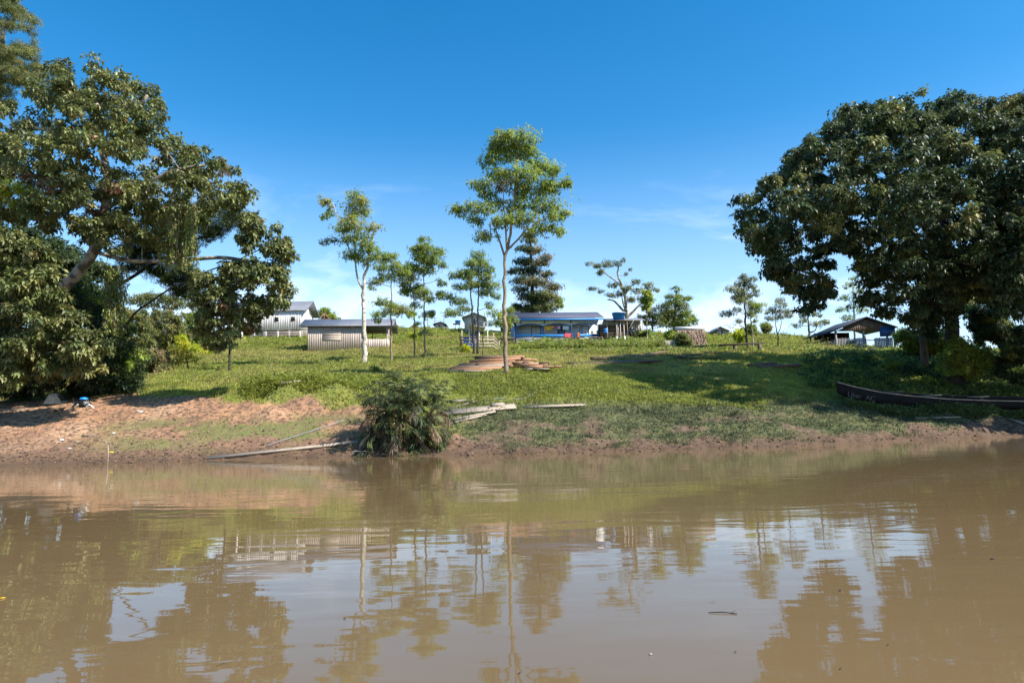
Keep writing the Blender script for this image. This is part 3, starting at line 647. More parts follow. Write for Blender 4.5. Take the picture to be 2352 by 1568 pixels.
# open dark shed behind the tank, pale corner, lean-to
r = empty('open_shed', P(1392, 764, 68), math.radians(2), 'low grey-roofed slatted shed behind the big blue water tank', 'shed')
w = MB(); gable_roof(w, .0, 3.9, -.5, 2.5, 1.12, 1.12, 1.0, 1.52, .05); w.build('roof', M['roof_grey'], r)
w = MB(); hboards(w, -.6, 2.7, -.5, .95, 0.0, .17, gap=.05); w.build('slatted_wall', M['brown_wood'], r)
w = MB(); planks(w, 2.75, 3.7, .1, 1.05, .3, .2); w.build('side_wall', M['beige'], r)
w = MB(); w.box(-.5, 3.6, 1.6, 1.7, -.5, 1.1); w.build('back_wall', M['dark_wood'], r)
posts('post', [((x, -.2, -.9), (x, -.2, 1.1)) for x in (.1, 1.2, 2.6, 3.7)], .07, M['grey_wood'], r)
w = MB(); w.beam((-.75, -.3, .75), (2.9, -.3, .85), .05, .08); w.build('rail', M['plank'], r)
r = empty('lean_to', P(1432, 784, 64), 0, 'tilted black sheet roof on short posts right of the water tower', 'shelter')
w = MB(); w.slab([(.05, -.2, .55), (1.25, -.2, 1.05), (1.3, 1.2, 1.35), (.1, 1.2, .85)], (0, -.2, 1), .04); w.build('sheet_roof', M['black_plastic'], r)
posts('post', [((x, -.1, -.6), (x, -.1, h)) for x, h in ((.2, .6), (.5, .7), (.8, .85), (1.15, 1.0))], .05, M['dark_wood'], r)
w = MB(); w.lathe([(0, 0), (.16, 0), (.17, .12), (.165, .13), (.165, .3), (.17, .31), (.16, .45), (0, .45)], n=16); b = w.build('plastic_barrel', M['tank_blue'], None); b.location = tuple(P(1391, 765, 66)); tag(b, 'blue barrel under the slatted shed beside the blue and white house', 'barrel')
w = MB(); w.box(-.2, .2, -.15, .15, 0, .12); w.box(-.23, .23, -.18, .18, .12, .15); b = w.build('plastic_basin', M['tank_blue'], None); b.location = tuple(P(1498, 763, 67)); tag(b, 'small blue basin on the grass left of the thatched hut', 'basin')

# blue and white house
S_ = 220.0
X_ = lambda zx: (zx - 185) / S_
Z_ = lambda zy: (800 - zy) / S_
BH = P(1185.6, 788.5, 70); BYAW = math.radians(4)
r = empty('blue_house', BH, BYAW, 'long white and blue house with an arched porch and slate roof', 'house')
w = MB(); w.box(X_(165), X_(2085), 1.1, 1.15, -.1, 2.35)
for i in range(39): w.box(X_(165) + .02 + i * .22, X_(165) + .03 + i * .22, 1.093, 1.099, -.1, 2.34, (.8, .8, .8))
planks(w, 1.2, 5.2, -.1, 2.5, X_(2090), .22, axis='y', a=.03); planks(w, X_(165), X_(2085), -.1, 2.5, 5.2, .22, a=.03); w.build('wall', M['white_paint'], r)
w = MB(); planks(w, -.15, 5.2, -.4, 2.45, X_(150), .2, axis='y', a=.25); w.build('side_wall', M['pale_blue'], r)
w = MB(); w.box(X_(175), X_(2090), 0, 1.08, -.1, -.02); w.build('porch_floor', M['brown_wood'], r)
w = MB(); w.box(X_(185), X_(2075), 0.05, .11, Z_(352), Z_(262)); w.build('porch_frieze', M['white_paint'], r)
# arches: a white valance whose lower edge is cut in three shallow arches, with a blue edge board
w = MB(); e = MB(); bays = [(200, 810), (810, 1440), (1440, 2075)]
for a_, b_ in bays:
    n_ = 14
    for i in range(n_):
        u0, u1 = i / n_, (i + 1) / n_; xa, xb = X_(a_ + (b_ - a_) * u0), X_(a_ + (b_ - a_) * u1)
        zf = lambda u: Z_(405) + (Z_(352) - Z_(405)) * math.sin(math.pi * u) ** .8
        za, zb = zf(u0), zf(u1); zt = Z_(350) + .01
        if zt - max(za, zb) > .004: w.hexa([(xa, .02, za), (xb, .02, zb), (xb, .048, zb), (xa, .048, za), (xa, .02, zt), (xb, .02, zt), (xb, .048, zt), (xa, .048, zt)])
        e.hexa([(xa, -.01, za - .07), (xb, -.01, zb - .07), (xb, .055, zb - .07), (xa, .055, za - .07), (xa, -.01, za), (xb, -.01, zb), (xb, .055, zb), (xa, .055, za)])
w.build('valance', M['white_paint'], r); e.build('arch_trim', M['blue_paint'], r)
for zx, ww in ((190, .13), (815, .15), (1440, .13)):
    w = MB(); w.box(X_(zx) - ww / 2, X_(zx) + ww / 2, .06, .19, -.05, Z_(395)); w.build('post', M['blue_paint'], r)
w = MB(); w.box(X_(2070), X_(2105), .03, .19, -.1, Z_(345)); w.build('corner_post', M['white_paint'], r)
w = MB(); w.box(X_(180), X_(2075), .0, .05, Z_(668), Z_(604)); w.build('rail', M['blue_paint'], r)
w = MB(); w.box(X_(180), X_(2090), .0, .04, Z_(724), Z_(680)); w.box(X_(180), X_(1250), .01, .05, Z_(800), Z_(732)); w.build('skirting_board', M['white_paint'], r)
for zx in (560, 1130, 1520, 1750, 2000):
    w = MB(); w.box(X_(zx) - .03, X_(zx) + .03, .055, .1, Z_(790), Z_(640)); w.build('baluster', M['white_paint'], r)
for a_, b_ in ((560, 775), (1180, 1350), (1745, 1905)):
    w = MB(); y0 = 1.055
    for q in ((a_ - 6, a_ + 6), (b_ - 6, b_ + 6)) + (((a_ + b_) / 2 - 3, (a_ + b_) / 2 + 3),) * (a_ == 560): w.box(X_(q[0]), X_(q[1]), y0, y0 + .03, -.02, Z_(385))
    w.box(X_(a_), X_(b_), y0 + .003, y0 + .028, Z_(392), Z_(380)); dr = w.build('door_frame', M['brown_paint'], r)
    if a_ == 1180:
        w = MB(); w.box(X_(a_ + 8), X_(b_ - 8), y0 + .006, y0 + .02, 0, Z_(394)); w.build('door', M['pale_blue'], r, )
w = MB(); gable_roof(w, X_(40), X_(2190), -.62, 6.0, Z_(262) + .06, Z_(262) + .06, 2.7, 3.55, .06); w.build('roof', M['roof_blue'], r)
w = MB(); w.box(X_(150), X_(2185), -.65, -.6, Z_(300), Z_(258)); w.build('fascia', M['blue_paint'], r)
for zx in (280, 835, 1445, 2060):
    w = MB(); w.beam((X_(zx), -.55, Z_(290)), (X_(zx), .06, Z_(345)), .07, .09, col=(.6, .6, .6)); w.build('rafter_tail', M['brown_paint'], r)
# washing
def hang(name, label, cat, zx0, zx1, zt, zb, y, c, group=None, sleeves=False):
    x0, x1, z0, z1 = X_(zx0), X_(zx1), Z_(zb), Z_(zt); n = 9; m_ = 6; V = []
    for j in range(m_):
        for i in range(n):
            u, v = i / (n - 1), j / (m_ - 1); V.append((x0 + (x1 - x0) * u * (1 - .04 * v), y + .03 * math.sin(u * 9 + x0 * 5) * v + .015 * math.sin(v * 5), z1 + (z0 - z1) * v + .02 * math.sin(u * 7 + x0) * v - .02 * math.sin(u * math.pi)))
    k_ = n * m_; V += [(a, b + .014, c_) for a, b, c_ in V]
    Q = [(j * n + i, (j + 1) * n + i, (j + 1) * n + i + 1, j * n + i + 1) for j in range(m_ - 1) for i in range(n - 1)]; Q += [tuple(q + k_ for q in f[::-1]) for f in Q]
    Q += [(i, i + 1, k_ + i + 1, k_ + i) for i in range(n - 1)] + [((m_ - 1) * n + i + 1, (m_ - 1) * n + i, k_ + (m_ - 1) * n + i, k_ + (m_ - 1) * n + i + 1) for i in range(n - 1)]
    mb = MB(); mb.add(V, Q, col=c)
    if sleeves:
        for s, xx in ((-1, x0), (1, x1)): mb.hexa([(xx, y, z1 - .16), (xx + s * .12, y, z1 - .26), (xx + s * .12, y + .014, z1 - .26), (xx, y + .014, z1 - .16), (xx, y, z1 - .01), (xx + s * .14, y, z1 - .12), (xx + s * .14, y + .014, z1 - .12), (xx, y + .014, z1 - .01)], col=c)
    o = mb.build(name, M['cloth'], None); o.location = tuple(BH); o.rotation_euler = (0, 0, BYAW); return tag(o, label, cat, group)
G_ = 'washing on the porch line'
w = MB(); w.tube([(X_(815), -.03, Z_(402)), (X_(1100), -.03, Z_(412)), (X_(1440), -.03, Z_(404)), (X_(1480), -.03, Z_(404))], .008, 4); o = w.build('clothes_line', M['rope']); o.location = tuple(BH); o.rotation_euler = (0, 0, BYAW); tag(o, 'thin clothes line stretched between two blue porch posts', 'clothes line')
hang('hanging_shirt', 'bright yellow shirt hanging on the porch line', 'shirt', 875, 1000, 410, 505, -.03, (.80, .46, .01), G_, True)
hang('hanging_cloth', 'narrow peach-coloured cloth hanging beside the middle blue post', 'cloth', 830, 860, 415, 555, -.03, (.80, .38, .26), G_)
hang('hanging_cloth', 'small greyish cloth between the yellow shirt and the red shirt', 'cloth', 1020, 1062, 410, 445, -.03, (.55, .5, .58), G_)
hang('hanging_shirt', 'small red shirt in the middle of the porch line', 'shirt', 1066, 1130, 412, 470, -.03, (.72, .10, .12), G_, True)
hang('hanging_shirt', 'pale lilac shirt right of the red shirt on the line', 'shirt', 1142, 1200, 415, 480, -.03, (.62, .62, .82), G_)
hang('hanging_trousers', 'black garment between the lilac shirt and the white towel', 'garment', 1207, 1252, 413, 515, -.03, (.03, .03, .05), G_)
hang('hanging_towel', 'large white towel, widest piece on the porch line', 'towel', 1262, 1405, 412, 498, -.03, (.75, .80, .85), G_)
hang('hanging_cloth', 'slim white cloth right of the third blue post', 'cloth', 1452, 1470, 408, 485, -.03, (.8, .82, .85), G_)
hang('red_cloth', 'pinkish red cloth draped over the porch rail', 'cloth', 1298, 1448, 585, 678, -.05, (.80, .10, .13), 'washing on the porch rail')
hang('blue_jeans', 'dark blue jeans draped over the porch rail', 'trousers', 1456, 1575, 590, 695, -.05, (.03, .07, .16), 'washing on the porch rail')
hang('orange_towel', 'orange and brown towel hanging low beside the jeans', 'towel', 1590, 1650, 565, 712, -.07, (.62, .17, .05), 'washing on the porch rail')
w = MB(); w.slab([(X_(1612), -.04, Z_(620)), (X_(1665), -.04, Z_(620)), (X_(1640), -.04, Z_(430))], (0, 1, 0), .03, col=(.02, .28, .36)); o = w.build('folded_hammock', M['cloth']); o.location = tuple(BH); o.rotation_euler = (0, 0, BYAW); tag(o, 'narrow teal cloth hanging to a point above the orange towel', 'hammock')
for zx, zy, lb in ((1940, 578, 'spiky potted plant on the right part of the porch rail'), (2060, 578, 'rounded potted plant at the white corner post')):
    R_ = np.array([math.cos(BYAW), math.sin(BYAW), 0]); b = BH + R_ * X_(zx) + np.array([0, 0.02, Z_(600)]); r2 = empty('potted_plant', b, 0, lb, 'plant')
    w = MB(); w.lathe([(0, 0), (.07, 0), (.10, .13), (0, .13)], n=12); w.build('pot', M['white_paint'], r2)
    n = 60; C = rng.normal(size=(n, 3)) * .04 + np.array([0, 0, .15]); A = unit(rng.normal(size=(n, 3)) + np.array([0, 0, .8])); V, T, Cc = leaves(C, A, .2, .05, pick(PAL['olive'], n)); mesh_np('foliage', V, [T], M['leaf'], r2, Cc)

# roofed landing with board rails
X4 = lambda zx: (zx - 465) / 384.; Z4 = lambda zy: (1400 - zy) / 384.
G4 = P(1061.7, 796.7, 58)
r = empty('roofed_landing', G4, 0, 'small open shelter with a tilted pale sheet roof and blue walls', 'shelter')
w = MB(); w.slab([(X4(690), .1, Z4(655)), (X4(1250), .1, Z4(785)), (X4(1080), 1.7, Z4(880) + .15), (X4(590), 1.7, Z4(745) + .15)][::-1], (.2, -.1, 1), .035); w.build('sheet_roof', M['roof_pale'], r)
posts('post', [((X4(700), .5, -.3), (X4(700), .5, Z4(740))), ((X4(1025), .3, -.3), (X4(1025), .3, Z4(790))), ((X4(1300), .5, -.3), (X4(1300), .5, Z4(860))), ((X4(960), 1.5, -.3), (X4(960), 1.5, Z4(860)))], .06, M['white_paint'], r)
w = MB(); planks(w, X4(700), X4(930), -.2, Z4(905), 1.3, .2, a=.08); w.build('wall', M['pale_blue'], r)
w = MB(); w.box(X4(495), X4(700), .6, 1.3, -.3, Z4(1062)); w.box(X4(485), X4(710), .57, 1.32, Z4(1062), Z4(1050)); w.box(X4(710), X4(830), .62, 1.25, -.3, Z4(1210)); w.build('blue_panel', M['blue_paint'], r)
r = empty('rail_fence', G4 + np.array([0, -.3, 0]), 0, 'four-rail grey board fence in front of the roofed landing', 'fence')
for zy, ww in ((1090, .09), (1185, .13), (1295, .13), (1400, .15)):
    w = MB(); w.beam((X4(470), -.03, Z4(zy)), (X4(1510), -.03, Z4(zy + 12)), .03, ww, col=jit(ONE, .15)); w.build('rail', M['plank'], r)
    w = MB(); w.beam((X4(1515), -.03, Z4(zy + 12)), (X4(1680), .9, Z4(zy + 150) - .02), .03, ww * .8, col=jit(ONE, .15)); w.build('rail', M['plank'], r)
posts('post', [((X4(465), 0.02, -.5), (X4(465), 0.02, Z4(862))), ((X4(1500), 0.02, -.5), (X4(1500), 0.02, Z4(968))), ((X4(1680), .95, -.6), (X4(1680), .95, Z4(1200)))], .1, M['plank'], r)
w = MB(); w.tube([(X4(418), .05, -.8), (X4(418), .05, Z4(1050))], .07, 8); w.build('dark_post', M['bark_dark'], r)
def rail_fence(name, pts, d, label, hs, rails, mat='grey_wood', step=None):
    """posts at pixel columns, standing on the slope, joined by rails at the given heights"""
    B = [gnd(x, d) for x in pts]; r = empty(name, B[0], 0, label, 'fence')
    for b in B:
        w = MB(); q = b - B[0]; w.beam(q - np.array([0, 0, .4]), q + np.array([0, 0, hs]), .09, .09, up=(0, 1, 0)); w.build('post', M[mat], r)
    for h in rails:
        w = MB()
        for a, b in zip(B[:-1], B[1:]): w.beam(a - B[0] + np.array([0, -.06, h]), b - B[0] + np.array([0, -.06, h]), .04, .07, col=jit(ONE, .2))
        w.build('rail', M[mat], r)
rail_fence('rail_fence', [1150, 1181, 1225, 1270, 1315, 1360, 1384], 61, 'dark rail fence half sunk in the weeds before the blue and white house', 1.05, (.55, .95), 'brown_wood')
rail_fence('rail_fence', [1448, 1475, 1502, 1528], 59, 'grey rail fence in the weeds right of the water tower', .6, (.5,), 'grey_wood')
b = gnd(1522, 56); r = empty('picket_fence', b, math.radians(-10), 'short pale picket fence piece left of the thatched hut', 'fence')
w = MB()
for i in range(17): w.box(i * .064, i * .064 + .028, -.02, .0, -.2, .62 + .08 * rng.random(), jit(ONE, .2))
w.build('pickets_panel', M['pale_wood'], r)
posts('post', [((-.06, 0, -.3), (-.06, 0, .6)), ((1.1, 0, -.3), (1.1, 0, .6))], .07, M['plank'], r)

# thatched hut
b = P(1556, 800, 57); r = empty('thatched_hut', b, math.radians(3), 'steep palm-thatched shelter with a white ridge board', 'hut')
w = MB(); w.box(-.12, 2.46, -.08, .10, 1.56, 1.82); w.build('ridge_board', M['white_paint'], r)
w = MB()
for y1 in (-.62, .75): w.slab([(0, y1, -.1), (2.3, y1, -.1), (2.3, .02, 1.6), (0, .02, 1.6)], (0, np.sign(y1), .4), .04)
core = w.build('thatch', M['thatch'], r)
n = 1500; u = rng.random(n) * 2.36 - .03; v = rng.random(n) ** .9; C = np.stack([u, -.66 * (1 - v) - .02, -.05 + 1.65 * v], 1); A = unit(np.array([0, -.42, -1.0]) + rng.normal(size=(n, 3)) * .22)
V, T, Cc = leaves(C, A, .3, .05, pick([(1, .9, .8), (.75, .62, .52), (1.25, 1.1, 1.0), (.5, .4, .34)], n, .2), up=np.tile([0, -1.0, .3], (n, 1)) + rng.normal(size=(n, 3)) * .5); mesh_np('thatch_fringe', V, [T], M['thatch'], core, Cc)
posts('post', [((x, 0.0, -.3), (x, 0.0, 1.6)) for x in (.06, 2.25)], .08, M['bark'], r)

# bench of one long plank
b0, b1 = P(1653, 793, 49), P(1756, 787, 50.5); r = empty('plank_bench', b0 - np.array([0, 0, .05]), 0, 'long dark plank laid on two stumps below the tiered saplings', 'bench')
w = MB(); w.beam((0, 0, .05), b1 - b0 + np.array([0, 0, .05]), .35, .13, taper=.6); w.build('plank_top', M['dark_wood'], r)
for k_ in (.33, .88):
    w = MB(); q = (b1 - b0) * k_; w.tube([q + np.array([0, 0, -.8]), q + np.array([0, 0, -.02])], .14, 8); w.build('leg', M['bark'], r)

# pavilion
XP = lambda zx: (zx - 880) / 190.; ZP = lambda zy: (900 - zy) / 196.6
b = P(1922, 804, 68); r = empty('pavilion', b, math.radians(3), 'open wooden pavilion with a dark gable roof and picket walls beside the giant tree', 'pavilion')
ap = XP(1470); D_ = 5.2; zl, zr_, za = ZP(520), ZP(470), ZP(262)
w = MB(); sl_ = (za - zl) / (ap + .15)
w.slab([(-.75, -.4, za - sl_ * (ap + .75)), (ap, -.4, za), (ap, D_ + .4, za), (-.75, D_ + .4, za - sl_ * (ap + .75))], (-sl_, 0, 1), .06)
sr = (za - zr_) / (XP(2050) - ap); xr = XP(2075)
w.slab([(ap, -.4, za), (xr, -.4, za - sr * (xr - ap)), (xr, D_ + .4, za - sr * (xr - ap)), (ap, D_ + .4, za)], (sr, 0, 1), .06); w.build('roof', M['roof_dark'], r)
w = MB(); w.slab([(0, 0, ZP(528)), (XP(2040), 0, ZP(528)), (XP(2040), 0, zr_ - .1), (ap, 0, za - .12), (0, 0, zl - .08)], (0, -1, 0), .03)
for i in range(26):
    x = .1 + i * .225; zt = (zl + sl_ * x if x < ap else za - sr * (x - ap)) - .2
    if zt > ZP(528) + .05: w.box(x, x + .2, -.05, -.032, ZP(528) + .01, zt, jit(ONE, .25))
w.build('gable_cladding', M['brown_wood'], r)
posts('post', [((x, y, -.8), (x, y, z)) for x, y, z in ((0, 0, ZP(520)), (XP(1425), 0.03, ZP(528)), (XP(1890), .03, ZP(520)), (XP(2030), .03, ZP(500)), (0, 2.6, 1.9), (0, D_, 1.9), (XP(2030), D_, 2.0), (XP(1425), D_, 2.6))], .15, M['grey_wood'], r, (.45, .48, .55))
w = MB()
for i in range(30):                                       # left side and front picket walls
    w.box(-.03, 0.0, .1 + i * .17, .22 + i * .17, -.7, 1.12, jit((.35, .45, .6), .2))
for i in range(36):
    x = .1 + i * .16
    if 3.1 < x < 3.9: continue
    wd_ = .07 if x < 1.8 else .13; w.box(x, x + wd_, -.03, 0.0, -.7, 1.15 + .06 * rng.random(), jit((.4, .5, .62), .25))
w.box(0.02, 5.8, .0, .04, .9, 1.0); w.box(0.02, 5.8, .0, .04, .1, .2); w.build('picket_wall', M['grey_wood'], r)
w = MB(); w.slab([(XP(1738), -.06, ZP(650)), (XP(2045), -.06, ZP(640)), (XP(2045), -.06, ZP(478)), (XP(1900), -.06, ZP(430)), (XP(1738), -.06, ZP(480))], (0, -1, 0), .02); t_ = w.build('blue_tarp', paint('blue_tarp_cloth', (.008, .035, .16), (.015, .09, .25), .5, 2, (.5, 1, 4)), None); t_.location = tuple(b); t_.rotation_euler = (0, 0, math.radians(3)); tag(t_, 'blue tarp hung over the right front corner of the pavilion', 'tarp')
w = MB(); w.box(.1, 5.7, D_ - .02, D_, 1.0, 1.1); w.box(.15, 4.0, 4.6, 4.7, 1.15, 2.3); w.box(1.5, 4.2, 3.8, 4.2, -.6, 1.45); w.build('back_rail_shade_panel', M['dark_wood'], r)  # rail and low block, plus a dark panel added as interior shade

# ------------------------------------------------------------------ lumber, planks, canoe
def onb(x, y, d): return P(x, y, d)
ZL = lambda x, y: ((x / 6.918 + 1100) * .91875, (y / 6.918 + 880) * .91875)
LUM = [
 (120,322,1060,338,34.6,34.6,.05,.20,'long greyish board lying lowest along the front of the sunlit lumber pile','plank'),
 (150,300,900,312,34.9,34.9,.06,.20,'reddish board just above the greyish front board of the lumber pile','fresh_wood'),
 (170,283,1062,285,35.2,35.0,.08,.22,'board with an orange end left of the tall tree, second layer of the pile','fresh_wood'),
 (210,270,1072,262,35.5,35.2,.07,.22,'board ending in a bright square end left of the tall trunk','fresh_wood'),
 (250,256,1180,235,35.8,35.4,.06,.22,'pale thin board on the middle left slope of the pile','plank'),
 (290,243,1210,212,36.1,35.6,.06,.24,'weathered middle board of the left fan of the pile','plank'),
 (320,228,1240,192,36.4,35.8,.06,.24,'thin board in the upper middle of the left fan','fresh_wood'),
 (350,213,1290,160,36.7,36.0,.07,.24,'orange-tipped board running under the thick upper beams','fresh_wood'),
 (400,200,1300,178,36.9,36.2,.06,.24,'narrow board hidden under the orange-tipped one','fresh_wood'),
 (520,165,1385,115,37.1,36.4,.10,.26,'thick beam crossing behind the tall trunk near the top of the pile','fresh_wood'),
 (560,150,1330,140,37.3,36.8,.08,.24,'flat board below the topmost beams, left half','plank'),
 (605,97,1060,82,37.6,37.3,.12,.28,'dark blunt beam at the upper left end of the pile','brown_wood'),
 (700,118,1450,78,37.4,36.6,.10,.26,'topmost long beam of the pile slanting up to the right','fresh_wood'),
 (860,108,1380,98,37.8,37.0,.08,.26,'flat board under the topmost beam','fresh_wood'),
 (1180,182,1445,182,36.0,35.8,.10,.20,'short end piece right behind the tall trunk','fresh_wood'),
 (1300,130,1560,128,36.9,36.6,.10,.26,'light beam at the upper right of the pile','fresh_wood'),
 (1380,116,1668,138,37.2,36.9,.08,.30,'wide board sticking out farthest at the upper right','fresh_wood'),
 (1400,165,1600,182,36.5,36.3,.08,.24,'short board under the light upper-right beam','fresh_wood'),
 (1160,222,1250,240,35.5,35.4,.12,.20,'stubby block right of the tall trunk at the foot of the pile','fresh_wood'),
 (1310,238,1700,202,35.6,35.3,.11,.20,'squared beam with dark side on the ground right of the trunk','fresh_wood'),
 (1460,262,1770,248,35.1,34.9,.10,.20,'squared beam with a bright end, lower right of the pile','fresh_wood'),
 (1480,292,1600,292,34.6,34.6,.05,.16,'small plank nearly sunk in the grass below the right beams','plank'),
 (1600,286,1880,292,34.8,34.8,.04,.22,'flat grey plank on the grass at the lower right of the pile','plank'),
 (1690,258,1960,250,35.2,35.0,.05,.34,'wide brown board lying flat on the far right of the pile','fresh_wood'),
 (1900,262,2100,244,35.3,35.2,.06,.36,'reddish board end farthest right in the grass','fresh_wood'),
 (1700,196,1890,184,36.2,36.1,.07,.22,'thin board behind the right beams with upright orange end','brown_wood'),
 (1680,222,1860,218,35.8,35.8,.05,.24,'pinkish flat board between the two right-hand beams','fresh_wood')]
for x0, y0, x1, y1, d0, d1, h, wd_, lb, mt in LUM:
    a, b2 = P(*ZL(x0, y0), d0 - .5), P(*ZL(x1, y1), d1 - .5); c = (a + b2) / 2; w = MB(); w.beam(a - c, b2 - c, wd_, h * 1.35, col=jit(ONE, .18))
    o = w.build('sawn_board', M[mt], None); o.location = tuple(c); tag(o, lb, 'board', 'boards of the sunlit lumber pile')
# supports that carry the stack
for i, x in enumerate((1100, 1165, 1205)):
    b = gnd(x, 36.0); w = MB(); w.box(-.1, .1, -.9, .8, -.2, .16); o = w.build('bearer_log', M['dark_wood'], None); o.location = tuple(b)
    tag(o, ['dark bearer under the left end of the lumber pile', 'dark bearer under the middle of the lumber pile', 'dark bearer under the right half of the lumber pile'][i], 'beam', 'bearers of the lumber pile')
def ground_board(x0, y0, x1, y1, wd_, h, label, mat, name='plank', cat='plank', lift=.0, group=None, dr=(22, 60)):
    a, b2 = hit(x0, y0, *dr), hit(x1, y1, *dr); a = a + np.array([0, 0, h / 2 + lift]); b2 = b2 + np.array([0, 0, h / 2 + lift]); c = (a + b2) / 2
    L = np.linalg.norm(b2 - a); m_ = max(2, int(L / .5)); mb = MB(); u = unit(b2 - a); mid_ = (a + b2) / 2; e_ = .5; nrm = unit(np.array([-(H(mid_[0] + e_, mid_[1], False) - H(mid_[0] - e_, mid_[1], False)) / (2 * e_), -(H(mid_[0], mid_[1] + e_, False) - H(mid_[0], mid_[1] - e_, False)) / (2 * e_), 1.0]))
    lo = max(0, max(float(H((a + (b2 - a) * t)[0], (a + (b2 - a) * t)[1])) - (a + (b2 - a) * t)[2] for t in np.linspace(0, 1, 9)) + h * .5); off = np.array([0, 0, min(lo, .22)])
    mb.beam(a - c + off, b2 - c + off, wd_, h, up=tuple(nrm), taper=.95); o = mb.build(name, M[mat], None); o.location = tuple(c); return tag(o, label, cat, group)
g1 = 'bleached planks on the bank'
ground_board(479, 1054, 822, 1018, .13, .07, 'long bleached plank lying along the waterline left of the river palm', 'plank', group=g1)
ground_board(1036, 924, 1088, 920, .22, .05, 'short plank highest on the bank right of the river palm', 'plank', group=g1)
ground_board(1024, 954, 1184, 938, .48, .06, 'widest bleached plank running right from the palm', 'plank', group=g1)
ground_board(1129, 938, 1158, 935, .22, .08, 'small board lying on top of the widest bleached plank', 'plank', lift=.09, group=g1)
ground_board(1020, 973, 1138, 951, .13, .05, 'narrow plank just below the widest bleached plank', 'plank', group=g1)
ground_board(1030, 978, 1120, 957, .12, .05, 'second narrow plank, lowest of the planks right of the palm', 'plank', group=g1)
ground_board(1203, 937, 1346, 932, .20, .05, 'lone straight plank farthest right in the low turf', 'plank', group=g1)
ground_board(1032, 942, 1096, 925, .04, .04, 'crooked pale stick above the widest plank', 'plank', 'stick', 'stick')
ground_board(1108, 921, 1164, 915, .03, .03, 'thin grey rod at the lower edge of the bright grass', 'rope', 'rod', 'rod')
ground_board(2104, 968, 2206, 963, .05, .04, 'thin stick in the low turf near the right waterline', 'plank', 'stick', 'stick')
ground_board(2308, 960, 2372, 982, .14, .06, 'weathered plank end at the right edge near the water', 'plank', group=g1)
ground_board(645, 894, 690, 890, .12, .08, 'pale log piece lying at the top left of the eroded bank', 'plank', 'log', 'log')
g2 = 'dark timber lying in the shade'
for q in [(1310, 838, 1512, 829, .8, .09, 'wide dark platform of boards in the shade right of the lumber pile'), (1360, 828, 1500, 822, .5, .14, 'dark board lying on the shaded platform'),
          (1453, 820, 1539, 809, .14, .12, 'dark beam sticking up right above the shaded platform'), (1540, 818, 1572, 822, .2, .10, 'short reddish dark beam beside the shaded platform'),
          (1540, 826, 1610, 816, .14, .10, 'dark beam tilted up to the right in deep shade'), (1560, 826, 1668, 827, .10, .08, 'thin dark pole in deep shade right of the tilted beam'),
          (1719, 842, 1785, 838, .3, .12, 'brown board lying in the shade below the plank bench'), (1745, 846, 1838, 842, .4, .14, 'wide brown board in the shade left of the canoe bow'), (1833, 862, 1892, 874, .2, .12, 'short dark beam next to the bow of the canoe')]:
    ground_board(*q[:6], q[6], 'brown_wood' if ('brown' in q[6] or 'platform' in q[6]) else 'dark_wood', 'shaded_timber', 'timber', group=g2, dr=(30, 60))

